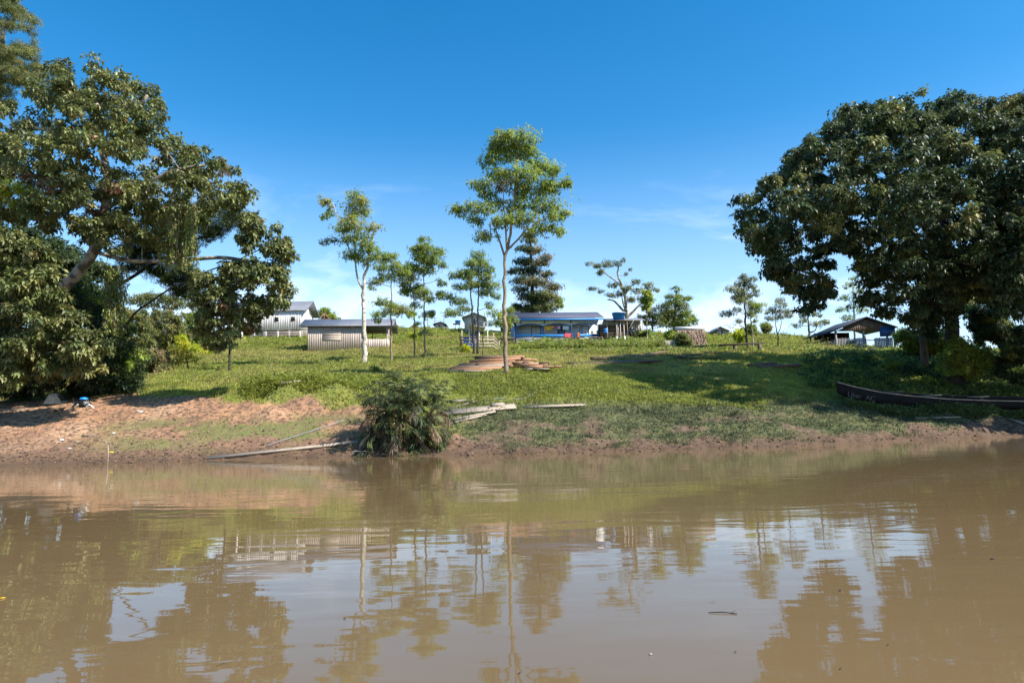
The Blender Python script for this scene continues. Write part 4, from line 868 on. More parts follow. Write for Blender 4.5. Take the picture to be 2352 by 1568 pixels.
# canoe
def canoe():
    S = [(1922, 872, 33.6, .55, .05), (1960, 882, 33.7, .66, .26), (2010, 892, 33.9, .66, .42), (2080, 900, 34.1, .60, .52), (2160, 906, 34.4, .52, .60), (2260, 909.5, 34.8, .50, .62), (2352, 911, 35.2, .50, .62), (2480, 912, 35.7, .56, .5), (2580, 911, 36.1, .46, .3), (2620, 909, 36.3, .36, .05)]
    tops = [P(x, y, d) for x, y, d, _, _ in S]; tops = [q - np.array([0, 0, .13]) for q in tops]; o0 = tops[4] - np.array([0, 0, .6]); r = empty('canoe', o0, 0, 'long dark wooden canoe with raised bow pulled up on the right bank', 'boat')
    hull = MB(); rim = MB(); V = []; k = 9
    for (x, y, d, h, b), t in zip(S, tops):
        i = tops.index(t) if False else [np.allclose(t, q) for q in tops].index(True); a = tops[max(i - 1, 0)]; c = tops[min(i + 1, len(tops) - 1)]; u = unit((c - a) * np.array([1, 1, 0])); s = np.array([u[1], -u[0], 0])
        for sc, dz in ((1, 0), (.93, .035)):
            for j in range(k):
                th = math.pi * j / (k - 1); V.append(t - o0 + s * b * sc * math.cos(th) * (1 if True else 0) + np.array([0, 0, (-(h - dz) * math.sin(th) ** .7 if 0 < j < k - 1 else 0) - .22 * b * math.cos(th)]))
    Q = []; n = len(S); kk = 2 * k
    for i in range(n - 1):
        for j in range(k - 1):
            Q.append((i * kk + j, i * kk + j + 1, (i + 1) * kk + j + 1, (i + 1) * kk + j)); Q.append((i * kk + k + j, (i + 1) * kk + k + j, (i + 1) * kk + k + j + 1, i * kk + k + j + 1))
        Q.append((i * kk, (i + 1) * kk, (i + 1) * kk + k, i * kk + k)); Q.append((i * kk + k - 1, i * kk + kk - 1, (i + 1) * kk + kk - 1, (i + 1) * kk + k - 1))
    hull.add(V, Q); ho = hull.build('hull', M['canoe'], r, True)
    for j in (0, k - 1):
        pth = [np.array(V[i * kk + j]) + np.array([0, 0, .015]) for i in range(n)]; w = MB()
        for a, b in zip(pth[:-1], pth[1:]): w.beam(a, b, .07, .04, col=(1.5, 1.4, 1.3))
        w.build('gunwale', M['plank'] if j == 0 else M['dark_wood'], r)
    for x, y, d in ((2138, 908, 34.3), (2246, 911, 34.8), (2050, 900, 34.0)):
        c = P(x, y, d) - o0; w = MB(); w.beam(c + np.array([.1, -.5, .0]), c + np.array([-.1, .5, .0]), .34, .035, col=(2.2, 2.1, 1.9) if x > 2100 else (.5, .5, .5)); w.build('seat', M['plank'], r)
    fm = paint('faded_lettering', (.15, .14, .125), (.04, .037, .035), .9, 14)
    a2 = P(1948, 893, 33.28) - o0; u = unit(P(2010, 904, 33.36) - o0 - a2); nn = unit(np.cross(u, np.array([0, 0, 1.0]))); upv = unit(np.cross(nn, u))
    for wd, off in (('Liber', 0), ('AC', .92)):
        cu = bpy.data.curves.new('word', 'FONT'); cu.body = wd; cu.size = .34; cu.extrude = .006; to = bpy.data.objects.new('tmp', cu); COL.objects.link(to)
        dg = bpy.context.evaluated_depsgraph_get(); me = bpy.data.meshes.new_from_object(to.evaluated_get(dg)); bpy.data.objects.remove(to)
        me.materials.clear(); me.materials.append(fm); at = me.color_attributes.new('Col', 'FLOAT_COLOR', 'POINT'); at.data.foreach_set('color', [1.0] * (4 * len(me.vertices))); lo = bpy.data.objects.new('painted_word', me); COL.objects.link(lo); lo.parent = ho; q = a2 + u * off - upv * .36
        lo.matrix_local = Matrix(((u[0], upv[0], nn[0], q[0]), (u[1], upv[1], nn[1], q[1]), (u[2], upv[2], nn[2], q[2]), (0, 0, 0, 1)))
canoe()
ground_board(2214, 901, 2242, 900, .16, .05, 'short pale board on the grass behind the canoe', 'plank', dr=(35, 50))

# ------------------------------------------------------------------ things on the left bank and in the water
b = hit(131, 928); r = empty('pale_tarp', b, math.radians(8), 'dirty pale tarp sheet draped over a low load at the dark thicket', 'tarp')
V = []; n, m_ = 12, 9
for i in range(n):
    for j in range(m_):
        u, v = i / (n - 1), j / (m_ - 1); x = (u - .5) * .86; e = min(1, min(u * 5 + .25, (1 - u) * 2.2)); z = .50 * e * math.sin(math.pi * min(1, .12 + v * .88)) ** .45 if 0 < v < 1 else 0.0
        V.append((x + .06 * (v - .5) + .02 * math.sin(9 * v), (v - .5) * .6 + .015 * math.sin(u * 17), max(0, z + .015 * math.sin(13 * u + 5 * v))))
w = MB(); w.add(V, [(i * m_ + j, (i + 1) * m_ + j, (i + 1) * m_ + j + 1, i * m_ + j + 1) for i in range(n - 1) for j in range(m_ - 1)]); w.build('sheet', M['tarp'], r, True)
w = MB(); w.box(-.36, .3, -.22, .22, 0, .40); w.build('load', M['dark_wood'], r)
b = hit(113, 929); w = MB(); w.lathe([(0, 0), (.16, 0), (.165, .1), (.155, .12), (.16, .28), (.12, .37), (.05, .40), (0, .40)], n=20); o = w.build('plastic_drum', M['black_plastic'], None, True); o.location = tuple(b); tag(o, 'small black plastic drum left of the pale tarp', 'drum')
b = hit(188, 933); R = np.random.default_rng(3); n, m_ = 22, 12; V = []
for j in range(m_ + 1):
    for i in range(n):
        th = 2 * math.pi * i / n; ph = math.pi / 2 * j / m_; rr_ = (.36 * math.cos(ph) ** .8) * (1 + .13 * math.sin(5 * th + 3 * ph) + .08 * R.normal()); V.append((rr_ * math.cos(th) * 1.0 + .06 * math.sin(ph), rr_ * math.sin(th) * .7, .30 * math.sin(ph) + .01 * R.normal()))
r = empty('plastic_bundle', b, 0, 'shiny black plastic sack with a blue lid on top', 'sack'); w = MB(); w.add(V, [(j * n + i, j * n + (i + 1) % n, (j + 1) * n + (i + 1) % n, (j + 1) * n + i) for j in range(m_) for i in range(n)]); w.build('sack', M['black_plastic'], r)
w = MB(); w.lathe([(.17, .30), (.175, .34), (.12, .39), (0, .41)], (.07, 0, 0), 18); w.build('lid', M['tank_blue'], r, True)
a, c = hit(160, 947), hit(196, 928); w = MB(); pc = (a + c) / 2; w.tube([a - pc + np.array([0, 0, .03]), np.array([0, 0, .14]), c - pc + np.array([0, 0, .18])], [.05, .05, .04], 8); o = w.build('driftwood_log', M['bark_pale'], None, True); o.location = tuple(pc); tag(o, 'short pale log propped against the black sack', 'log')
b = hit(205, 938); w = MB(); w.tube([(-.16, 0, .01), (-.12, 0, .10), (0, 0, .15), (.1, -.02, .12), (.16, -.04, .04), (.26, -.08, .015)], [.025, .03, .035, .035, .025, .02], 6, (1.1, 1.1, 1.05)); o = w.build('bent_pipe', M['white_paint'], None, True); o.location = tuple(b); tag(o, 'curved white plastic piece on the soil below the black sack', 'pipe')
b = P(247, 1066, 23.7); b[2] = -.25; r = empty('forked_stick', b, 0, 'pale forked stick standing upright in the water on the left', 'stick'); w = MB(); w.tube([(0, 0, 0), (.01, 0, .55), (-.015, 0, .92)], [.018, .016, .014], 6); w.tube([(-.015, 0, .90), (-.11, 0, 1.03), (-.18, 0, 1.11)], [.012, .009, .005], 5); w.tube([(-.015, 0, .90), (.03, 0, 1.05), (.06, .01, 1.16)], [.011, .008, .004], 5); w.build('branch', M['plank'], r, True)
def bit(x, y, s, col, name, label, cat, mat='cloth', el=1.6, group=None):
    b = hit(x, y); w = MB(); w.hexa([(-s * el, -s, 0), (s * el, -s * .7, 0), (s * el * .8, s, 0), (-s * el * .9, s * .8, 0), (-s * el * .8, -s * .7, s * .9), (s * el * .7, -s * .5, s * .6), (s * el * .6, s * .7, s * .8), (-s * el * .7, s * .6, s)], col=col); o = w.build(name, M[mat], None); o.location = tuple(b); tag(o, label, cat, group)
bit(142, 1014, .05, (.85, .85, .85), 'white_scrap', 'crumpled white scrap on the mud, nearest the wooden block', 'litter'); bit(160, 1032, .04, (.85, .85, .85), 'white_scrap', 'lowest white scrap on the left mud bank', 'litter'); bit(261, 995, .04, (.9, .9, .9), 'white_scrap', 'single white scrap high on the clay above the forked stick', 'litter')
bit(177, 1017, .08, (.8, .75, .65), 'wood_block', 'square weathered wooden block on the left mud bank', 'block', 'plank', 1.0); bit(255, 1040, .04, (.8, .55, .05), 'yellow_leaf', 'yellow leaf on the mud just right of the forked stick', 'leaf', el=3.0); bit(575, 888, .05, (.85, .85, .82), 'white_scrap', 'white scrap at the top end of the clay path', 'litter')
bit(322, 947, .07, (.7, .68, .6), 'white_scrap', 'flat greyish scrap in the middle of the clay path', 'litter', el=2.2); bit(1575, 956, .03, (.8, .5, .1), 'yellow_leaf', 'yellow leaf on the low turf right of the lone straight plank', 'leaf', el=2)
ground_board(188, 1003, 220, 999, .07, .03, 'small bleached stick lying above the wooden block', 'plank', 'stick', 'stick'); ground_board(128, 1020, 141, 1012, .05, .03, 'short stick left of the crumpled white scrap', 'plank', 'stick', 'stick')
ground_board(0, 943, 62, 940, .06, .04, 'flat pale stick on the soil at the left edge', 'plank', 'stick', 'stick')
def rope(pts, label, rad=.014, name='rope', mat='rope'):
    p = [hit(x, y) + np.array([0, 0, .06]) for x, y in pts]; q = []
    for a, c in zip(p[:-1], p[1:]):
        for t in np.linspace(0, 1, 6)[:-1]: v = a + (c - a) * t; v[2] = max(v[2], float(H(v[0], v[1])) + .04); q.append(v)
    c = np.mean(p, 0); w = MB(); w.tube([v - c for v in q], rad, 5); o = w.build(name, M[mat], None, True); o.location = tuple(c); tag(o, label, 'rope')
rope([(611, 1030), (655, 1014), (700, 998), (745, 985), (800, 965)], 'grey-blue rope running up the bank to the left side of the river palm'); rope([(1180, 921), (1205, 918), (1232, 903), (1260, 890), (1290, 870)], 'grey-green rope lying in the bright grass right of the planks', .012)
a = hit(838, 1045); w = MB(); w.tube([(-.45, -.1, -.05), (-.42, -.1, .12), (-.3, -.1, .16), (-.1, -.05, .13), (.1, 0, .15)], [.02, .022, .02, .018, .015], 6); o = w.build('arched_root', M['bark_pale'], None, True); o.location = tuple(a); tag(o, 'pale arched root at the waterline left of the river palm', 'root')
def floater(x, y, L, ang, label, name='floating_twig', cat='twig', col=(.25, .2, .15), branch=False):
    v = Fw + Rt * ((x - CX) / F) + Up * ((CY - y) / F); b = EYE + v * (-(CAMH - .004) / v[2]); w = MB(); c, s = math.cos(ang), math.sin(ang)
    if name == 'floating_twig': w.tube([(-L / 2 * c, -L / 2 * s, 0), (0, .05 * L, .004), (L / 2 * c, L / 2 * s, 0)], [L * .012, L * .02, L * .01], 5, col)
    else: w.hexa([(-L / 2 * c, -L / 2 * s, 0), (0, -L * .16, 0), (L / 2 * c, L / 2 * s, 0), (0, L * .16, 0), (-L / 2 * c, -L / 2 * s, .003), (0, -L * .16, .006), (L / 2 * c, L / 2 * s, .003), (0, L * .16, .006)], col=col)
    if branch: w.tube([(L * .2, 0, 0), (L * .45, -L * .18, 0)], L * .008, 4, col); w.tube([(L * .3, 0, 0), (L * .5, L * .1, .01)], L * .008, 4, col)
    o = w.build(name, M['bark'] if name == 'floating_twig' else M['cloth'], None); o.location = tuple(b); tag(o, label, cat, 'bits floating on the river')
floater(1660, 1407, .17, -.2, 'forked twig floating in the open reflection right of centre', branch=True); floater(512, 1524, .06, .7, 'dark sliver floating near the lower left of the photo'); floater(1637, 1382, .045, .3, 'tiny twig floating just above the forked twig')
for x, y, L, lb in [(1690, 1496, .022, 'dark leaf floating below the forked twig'), (2280, 1283, .05, 'dark leaf floating in the reflection of the giant trunk'), (1930, 1355, .03, 'dark leaf floating at the edge of the giant tree reflection'), (1932, 1534, .02, 'dark leaf at the bottom right of the water'), (1193, 1545, .018, 'small dark leaf at the bottom centre of the water'), (792, 1420, .018, 'small dark leaf floating left of the white trunk reflection'), (2040, 1480, .015, 'tiny dark leaf between two larger ones on the right water')]:
    floater(x, y, L, rng.random() * 1.0, lb, 'floating_leaf', 'leaf', (.03, .03, .04))
floater(4, 1373, .05, .4, 'yellow leaf floating at the left edge of the river', 'floating_leaf', 'leaf', (.75, .5, .03)); floater(1494, 1502, .02, .2, 'pale leaf floating in the sky reflection', 'floating_leaf', 'leaf', (.5, .45, .35))
# ------------------------------------------------------------------ trees
DT = 1.6
def zc(k, ox, oy, sx, sy=1.5): return lambda L: [(q[0] * k + ox, q[1] * k + oy, q[2] * k * sx, q[3] * k * sy) + tuple(q[4:]) for q in L]
A1 = zc(.375, 716.6, 275.6, 1.12, 1.4)
def A1p(L, d): return [(x * .375 + 716.6, y * .375 + 275.6, d + (dd if dd else 0)) for x, y, dd in [(q + (0,))[:3] for q in L]]
A2 = zc(.2344, 1286.3, 551.3, 1.15, 1.7)
def A2p(L, d): return [(x * .2344 + 1286.3, y * .2344 + 551.3, d + dd) for x, y, dd in [(q + (0,))[:3] for q in L]]

PAL['olive2'] = [(0.13, 0.135, 0.04), (0.10, 0.115, 0.035), (0.16, 0.15, 0.05), (0.085, 0.10, 0.035)]
tree('tall_tree', 'tall slim green tree with a high spreading crown, rising in front of the stacked lumber', 'tree',
     [(1161, 858, 33), (1161, 800, 33), (1160, 740, 33), (1158, 670, 33), (1160, 610, 33), (1163, 575, 33), (1174, 520, 33), (1183, 450, 33), (1188, 380, 33), (1190, 320, 33)],
     A1([(1290,110,100,55),(1180,100,60,45),(1120,160,60,50),(1210,190,110,50),(1100,240,60,45),(1310,200,70,45),(1420,280,90,42),(1480,300,40,30),(1150,330,80,40),(1300,330,120,40),(1030,390,60,35),(1060,440,60,35),(1490,390,80,40),(1550,380,35,30),(1380,430,110,38),(1270,430,60,38),(930,550,60,30),(890,545,28,22),(1040,530,80,38),(1120,500,50,30),(1250,520,85,36),(1430,520,110,36),(1540,560,45,25),(1160,620,80,32),(1290,600,90,35),(1000,620,50,28),(1050,705,75,18),(1420,655,90,24),(1510,680,45,20),(1340,690,45,20),(1180,400,50,30,None,'brownish'),(1480,590,60,25)]),
     r0=0.115, leafL=0.17, leafW=0.06, dens=72, flat=0.8, pal='mid', bark='bark_tan', k=5, tr=.02, thin=.8,
     limbs=[[(1163, 580, 33), (1195, 545, 32.7), (1222, 505, 32.4), (1245, 470, 32.2)], [(1162, 585, 33), (1145, 545, 33.3), (1128, 500, 33.6)], [(1163, 570, 33), (1160, 500, 32.7), (1155, 430, 32.5)]])
tree('white_barked_tree', 'tall tree with a mottled white trunk and thin yellow-green crown beside the grey shed', 'tree',
     [(838, 840, 46), (837, 780, 46), (835, 720, 46), (834, 680, 46), (836, 640, 46), (846, 600, 46), (853, 560, 46), (858, 530, 46)],
     A1([(70,490,35,26,None,'yellow'),(95,520,26,20,None,'yellow'),(80,585,35,20),(115,560,30,20),(265,460,50,35),(300,500,45,28,None,'yellow'),(250,540,70,35,None,'yellow'),(310,560,45,28),(215,600,55,30),(270,640,80,35,None,'yellow'),(370,655,50,22,None,'yellow'),(180,660,55,26),(105,735,45,18,None,'dark'),(220,725,60,28),(320,715,60,28),(225,815,50,26),(285,835,50,30),(375,790,50,30),(345,860,45,22),(390,835,35,22),(320,770,55,28)]),
     r0=0.19, leafL=0.17, leafW=0.06, dens=60, pal='mid', bark='bark_white', k=4, droop=0.7, tr=.03,
     limbs=[[(834, 668, 46), (820, 640, 46), (815, 590, 46.3), (815, 520, 46.3), (813, 480, 46.3)], [(812, 600, 46), (790, 545, 45.8), (775, 500, 45.6), (764, 465, 45.6)], [(846, 600, 46), (850, 575, 45.8), (858, 548, 45.6)]])
tree('slender_tree', 'thin-trunked tree with sparse drooping tiers just right of the grey shed', 'tree', A1p([(485,1495),(485,1300),(486,1100),(485,1000),(490,900),(492,850)], 47),
     A1([(440,845,40,28),(490,835,45,28),(515,890,50,28),(430,900,45,25),(385,985,38,15),(365,1028,22,10),(520,955,50,22),(565,920,40,28),(450,955,45,22),(440,1110,50,14),(425,1190,50,14),(500,1165,60,22,None,'yellow'),(560,1155,45,26,None,'yellow'),(480,1130,45,18),(395,1222,26,10),(600,1190,30,20)]),
     r0=.08, leafL=.17, leafW=.055, dens=72, pal='mid', bark='bark_tan', k=5, thin=.7)
tree('slender_tree', 'short slender tree with yellowish leaves, shorter one of the pair on the meadow', 'tree', A1p([(627,1450),(627,1300),(628,1180),(625,1080),(620,980)], 51),
     A1([(610,965,50,28,None,'yellow'),(575,1000,45,25,None,'yellow'),(640,1020,45,24),(600,1050,45,20),(655,1080,40,20),(600,900,40,26),(560,1045,35,16),(640,1130,35,15),(610,1180,26,12),(625,1320,20,12),(640,1240,22,10)]),
     r0=.075, leafL=.17, leafW=.055, dens=70, pal='mid', bark='bark_tan', k=5, thin=.7)
tree('slender_tree', 'slender tree with a dense green top, taller one of the pair on the meadow', 'tree', A1p([(692,1460),(689,1300),(686,1100),(685,950),(688,850),(692,760)], 50),
     A1([(690,735,30,20),(640,790,42,22),(700,785,55,26),(770,805,42,26),(680,845,65,30),(745,860,50,24),(800,888,25,15),(690,915,60,20),(630,900,35,18),(800,1000,25,12),(770,975,16,8),(690,1045,42,20),(725,1095,34,14),(700,1190,38,14),(740,1180,24,12),(640,830,30,20)]),
     r0=.08, leafL=.17, leafW=.06, dens=85, pal='bluish', bark='bark_tan', k=5, thin=.7)
tree('slender_tree', 'dark-stemmed young tree with wide flat side branches, left of the roofed landing', 'tree', A1p([(993,1440),(988,1330),(982,1200),(975,1100),(970,1000),(985,900)], 49),
     A1([(970,875,42,20),(930,930,38,18),(870,958,36,14),(955,950,50,20),(985,1000,50,20),(900,1020,36,14),(820,1072,52,18),(900,1108,50,16),(860,1178,52,16),(945,1150,35,12),(780,1060,22,10)]),
     r0=.10, leafL=.17, leafW=.06, dens=78, pal='bluish', bark='bark_dark', k=5, thin=.7)
tree('slender_tree', 'dark-stemmed young tree with a pointed top, in front of the roofed landing', 'tree', A1p([(1012,1420),(1015,1300),(1018,1100),(1020,980),(1022,860)], 49.6),
     A1([(1020,825,40,24),(1040,870,50,24),(1080,910,34,20),(1060,950,52,22),(1010,925,40,20),(1040,1000,50,20),(1100,1010,40,20),(1060,1050,50,16),(1130,1080,30,12),(1090,1130,26,14)]),
     r0=.095, leafL=.17, leafW=.06, dens=78, pal='bluish', bark='bark_dark', k=5, thin=.7)
tree('low_tree', 'low leafy tree on a thin tan stem beside the tall tree trunk', 'tree', A1p([(1050,1443),(1047,1380),(1048,1290),(1070,1230)], 45),
     A1([(1130,1180,50,16),(1195,1158,38,14),(1110,1240,38,20),(1185,1240,45,20),(1235,1212,28,14),(1150,1215,40,18)]), r0=.06, leafL=.17, leafW=.06, dens=50, pal='mid', k=5, thin=.8)
tree('tiered_tree', 'tall dark tree in layered tiers, standing behind the blue and white house', 'tree', A1p([(1355,1215),(1350,1000),(1342,850),(1335,700)], 84),
     A1([(1315,705,24,10),(1335,735,42,13,None,'olive'),(1290,785,42,14),(1360,795,52,14,None,'brownish'),(1430,838,36,12,None,'brownish'),(1300,865,60,17),(1400,870,50,16,None,'brownish'),(1240,918,44,14),(1340,925,70,20),(1440,945,36,16,None,'brownish'),(1280,980,52,18),(1380,990,80,22,None,'brownish'),(1480,1018,44,16,None,'brownish'),(1275,1035,42,14),(1420,1070,80,26,None,'olive'),(1320,1080,60,22),(1500,1105,34,20,None,'mid'),(1330,1150,60,24),(1430,1145,75,24,None,'olive'),(1520,1140,22,14,None,'mid'),(1385,1110,60,24),(1260,1140,30,18)]),
     r0=.35, leafL=.26, leafW=.10, dens=44, pal='dark', bark='bark_dark', k=5, droop=.3, twigs=3)
tree('half_bare_tree', 'spreading tree with bare pale branches and flat leaf tiers behind the blue water tank', 'tree', A2p([(655,790),(650,700),(642,600),(632,520),(600,430),(560,340),(580,240)], 78),
     A2([(290,230,32,9),(360,245,42,13),(480,230,60,17),(560,228,34,16),(395,310,44,13),(320,468,38,10),(390,500,26,10),(540,440,52,12),(640,468,52,15),(570,530,50,13),(490,540,34,9),(740,415,44,13),(850,440,52,15),(935,480,38,10),(760,495,48,16),(700,575,52,18),(820,575,52,20),(900,590,34,14),(610,200,24,12),(655,330,16,8),(690,290,14,8)]),
     r0=.28, leafL=.24, leafW=.09, dens=36, pal='olive', bark='bark_pale', k=5, droop=.2, tr=.05, twigs=9,
     limbs=[[(1440,732,78),(1455,715,78),(1466,702,78),(1485,690,77.5)],[(1437,725,78),(1425,706,78.3),(1410,690,78.5),(1395,688,78.6)],[(1438,715,78),(1432,700,77.8),(1428,680,77.6)],[(1434,665,78),(1415,645,78),(1395,632,78),(1372,610,78)],[(1436,675,78),(1450,655,78),(1468,648,78)]])
tree('papaya_tree', 'slim bright green tree with big drooping leaves right of the blue water tank', 'tree', A2p([(852,930),(852,800),(851,680),(850,560)], 63),
     A2([(850,525,36,22),(835,585,38,22),(870,560,28,20),(850,640,42,7)]), r0=.07, leafL=.5, leafW=.2, dens=22, pal='mid', bark='bark_pale', k=5, droop=.6, twigs=1)
tree('bushy_tree', 'full conical leafy tree on the ridge left of the thatched hut', 'tree', A2p([(1120,880),(1120,780),(1130,640),(1140,500)], 78),
     A2([(1140,485,36,16),(1080,545,42,11),(1160,555,50,17),(1245,573,48,12),(1130,605,75,22),(1020,645,55,18,None,'olive'),(1200,645,66,22,None,'olive'),(1080,700,80,26),(1230,715,66,22),(1295,755,40,20),(1000,740,50,30,None,'olive'),(1100,770,95,28,None,'olive'),(1230,800,90,26),(1150,830,100,24),(1010,800,60,28),(1320,800,30,20)]),
     r0=.25, leafL=.22, leafW=.09, dens=50, pal='mid', bark='bark', k=5, droop=.25, twigs=2)
tree('bushy_tree', 'dark round-leaved tree squeezed between the slim bright tree and the conical tree', 'tree', A2p([(905,860),(905,800),(905,720)], 74),
     A2([(900,700,50,32),(940,760,48,40),(860,760,40,34),(790,745,40,14),(920,810,44,26),(850,800,30,24,None,'mid')]), r0=.15, leafL=.24, leafW=.1, dens=30, pal='dark', bark='bark_dark', k=5, twigs=2)
tree('tiered_sapling', 'dark-trunked young tree with flat tiers, rising behind the long plank bench', 'tree', A2p([(1842,1065),(1832,960),(1822,850),(1814,700),(1810,540),(1805,400)], 53),
     A2([(1800,358,40,14),(1830,390,50,14),(1905,380,28,9),(1790,430,70,16),(1690,478,60,13),(1880,450,50,12),(1760,500,60,15),(1920,490,36,9),(1820,538,70,16),(1720,558,54,14),(1900,538,42,11),(1780,590,70,16),(1650,708,55,13),(1745,690,44,12),(1600,735,24,8),(1850,700,40,14),(1765,785,34,9)]),
     r0=.11, leafL=.17, leafW=.055, dens=80, pal='olive', bark='bark_dark', k=5, droop=.25, thin=.7)
tree('tiered_sapling', 'paler young tree close to the right of the dark-trunked sapling by the plank bench', 'tree', A2p([(1896,1065),(1884,940),(1872,800),(1868,700),(1870,600)], 54),
     A2([(1880,615,60,16),(1955,640,52,14),(1890,685,60,16),(1960,700,34,10),(1870,740,44,12),(1935,790,34,9),(2000,822,44,9),(1900,650,50,14)]),
     r0=.07, leafL=.17, leafW=.055, dens=74, pal='mid', bark='bark_pale', k=5, droop=.25, thin=.7)
tree('forked_sapling', 'small forked tree standing alone on the ridge left of the pavilion', 'tree', A2p([(2138,1048),(2138,990),(2137,930),(2112,840),(2108,760)], 56),
     A2([(2150,585,42,14),(2165,635,44,15),(2070,668,42,12),(2200,698,50,13),(2120,698,50,13),(2050,755,42,12),(2150,755,52,13),(2235,735,40,14),(2020,700,24,8)]),
     r0=.07, leafL=.17, leafW=.055, dens=72, pal='olive', bark='bark_dark', k=5, droop=.25, thin=.7, limbs=[[A2p([(2138,930)],56)[0], A2p([(2160,860)],56)[0], A2p([(2172,790)],56)[0]]])
tree('thin_tree', 'thin brown two-stemmed tree just left of the pavilion roof', 'tree', [(1860,783,84),(1858,755,84),(1856,730,84),(1854,705,84)],
     [(1833,744,11,4),(1846,735,12,5),(1868,744,11,5),(1885,742,16,5),(1898,737,10,4),(1862,718,12,5),(1840,722,10,5),(1880,722,10,5)], r0=.16, leafL=.26, leafW=.1, dens=24, pal='olive', bark='bark', k=5, droop=.3, twigs=2,
     limbs=[[(1868,782,84.5),(1872,760,84.5),(1878,745,84.5)]])
tree('airy_tree', 'pale airy tree with a thin crown showing behind the pavilion roof', 'tree', [(1962,775,90),(1962,735,90),(1960,690,90),(1958,640,90)],
     [(1960,636,10,8),(1948,655,13,8),(1968,668,14,8),(1940,682,14,8),(1972,690,14,8),(1955,705,16,8),(1930,712,12,6),(1985,712,12,7),(1950,730,16,8)], r0=.15, leafL=.26, leafW=.1, dens=18, pal='bluish', bark='bark_pale', k=5, droop=.3, twigs=3)
tree('round_bush', 'bright green rounded tree behind the unfinished rafters right of the white stilt house', 'tree', [(748,740,98),(748,725,98),(748,712,98)],
     [(745,712,12,11),(755,718,12,10),(765,728,11,8),(738,722,8,9),(758,730,14,8),(775,732,7,4)], r0=.25, leafL=.26, leafW=.12, dens=34, pal='mid', k=5, twigs=1)
tree('grey_shrub', 'leafless greyish shrub on the ridge beside the tiny grey hut', 'shrub', [(1690,768,82),(1690,757,82)],
     [(1672,746,12,6),(1688,742,12,6),(1700,748,12,6),(1684,752,14,6)], r0=.09, leafL=.16, leafW=.05, dens=10, pal='dead', bark='bark_pale', k=3, twigs=9)
tree('banana_plant', 'bright broad-leaved plant growing just left of the long plank bench', 'plant', [(1699,790,58),(1699,775,58),(1700,765,58)],
     [(1697,764,9,8),(1706,774,9,8),(1692,778,8,6)], r0=.05, leafL=.55, leafW=.16, dens=16, pal='lime', k=6, droop=.3, twigs=1)
for x, y, d, rx, lb, pl in [(1722, 757, 80, 16, 'shaded shrub on the ridge behind the two tiered saplings', 'bluish'), (1760, 752, 88, 10, 'tiny dark umbrella-topped tree on the far right ridge', 'olive'),
                            (1490, 770, 66, 20, 'dense shrub below the slim bright tree by the tilted black roof', 'bluish'), (1455, 765, 66, 12, 'small dark shrub against the tilted black roof', 'dark'),
                            (1565, 782, 56, 22, 'dark bush leaning on the left edge of the thatched hut', 'olive'), (1540, 768, 62, 12, 'low green bush left of the thatched hut', 'mid'),
                            (1068, 800, 55, 10, 'broad-leaved plant at the left end of the board rails', 'lime'), (1185, 800, 52, 12, 'upright leafy shrub right of the tall tree trunk', 'mid'),
                            (1002, 832, 45, 13, 'small round shrub on the meadow left of the lumber', 'mid'), (948, 775, 75, 12, 'lime-green bush high on the meadow', 'lime'),
                            (975, 773, 78, 18, 'dark shrub patch below the ridge line of the meadow', 'dark'), (720, 878, 32, 24, 'bright herb clump on the eroded bank left of the river palm', 'mid'),
                            (860, 855, 36, 18, 'leafy shrub at the foot of the white-barked tree', 'mid'), (808, 880, 32, 16, 'green clump overhanging the bare eroded hollow', 'mid'),
                            (640, 905, 30, 18, 'low creeper mound at the left end of the eroded bank', 'mid'), (765, 895, 31, 20, 'yellowish creeper mound above the bare hollow', 'yellow')]:
    r = rx
    tree('shrub', lb, 'shrub', [(x, y + r * .7, d), (x, y + r * .2, d)], [(x - r * .4, y + r * .25, r * .6, r * .45), (x + r * .45, y + r * .2, r * .55, r * .5), (x, y - r * .25, r * .6, r * .5), (x + r * .1, y + r * .3, r * .8, r * .4)],
         r0=.05, leafL=.0045 * d + .05, leafW=.0018 * d + .02, dens=60, pal=pl, bark='bark', k=5, droop=.1, twigs=3, part_names=('stem', 'foliage'))

# middle distance, left
tree('umbrella_tree', 'flat-topped tree of the far wood seen under the great left tree', 'tree', [(375,790,82),(375,740,82),(378,705,82)],
     [(305,690,24,7),(330,682,26,8),(355,680,28,8),(382,684,26,8),(410,692,26,8),(440,700,24,7),(462,706,20,6),(345,698,30,8),(400,704,26,7)], r0=.3, leafL=.26, leafW=.12, dens=26, pal='olive', k=5, droop=.1, twigs=2)
PAL['olive2'] = [(0.13, 0.135, 0.04), (0.10, 0.115, 0.035), (0.16, 0.15, 0.05), (0.085, 0.10, 0.035)]
for i, (x, y, d, w, h, lb, pl) in enumerate([(305, 775, 54, 55, 80, 'olive leafy tree at the meadow edge, nearest the dark thicket', 'olive2'), (385, 768, 58, 62, 62, 'rounded olive tree in the middle of the meadow edge', 'olive2'),
                                             (350, 832, 46, 40, 34, 'low tangled brownish bush at the foot of the olive trees', 'brownish'), (455, 760, 64, 34, 50, 'dull green tree right of the rounded olive tree', 'bluish')]):
    cl = fill([(x - w, y - h * .3), (x - w * .6, y - h), (x + w * .5, y - h * .95), (x + w, y - h * .2), (x + w * .9, y + h * .7), (x - w * .9, y + h * .8)], 64, 13, d, 2.5, seed=31 + i, roundness=50, pal=pl)
    tree('leafy_tree', lb, 'tree', [(x, y + h * 1.0, d), (x, y + h * .3, d), (x, y - h * .3, d)], cl, r0=.2, leafL=.27, leafW=.12, dens=26, pal=pl, bark='bark', k=5, droop=.15, twigs=3)
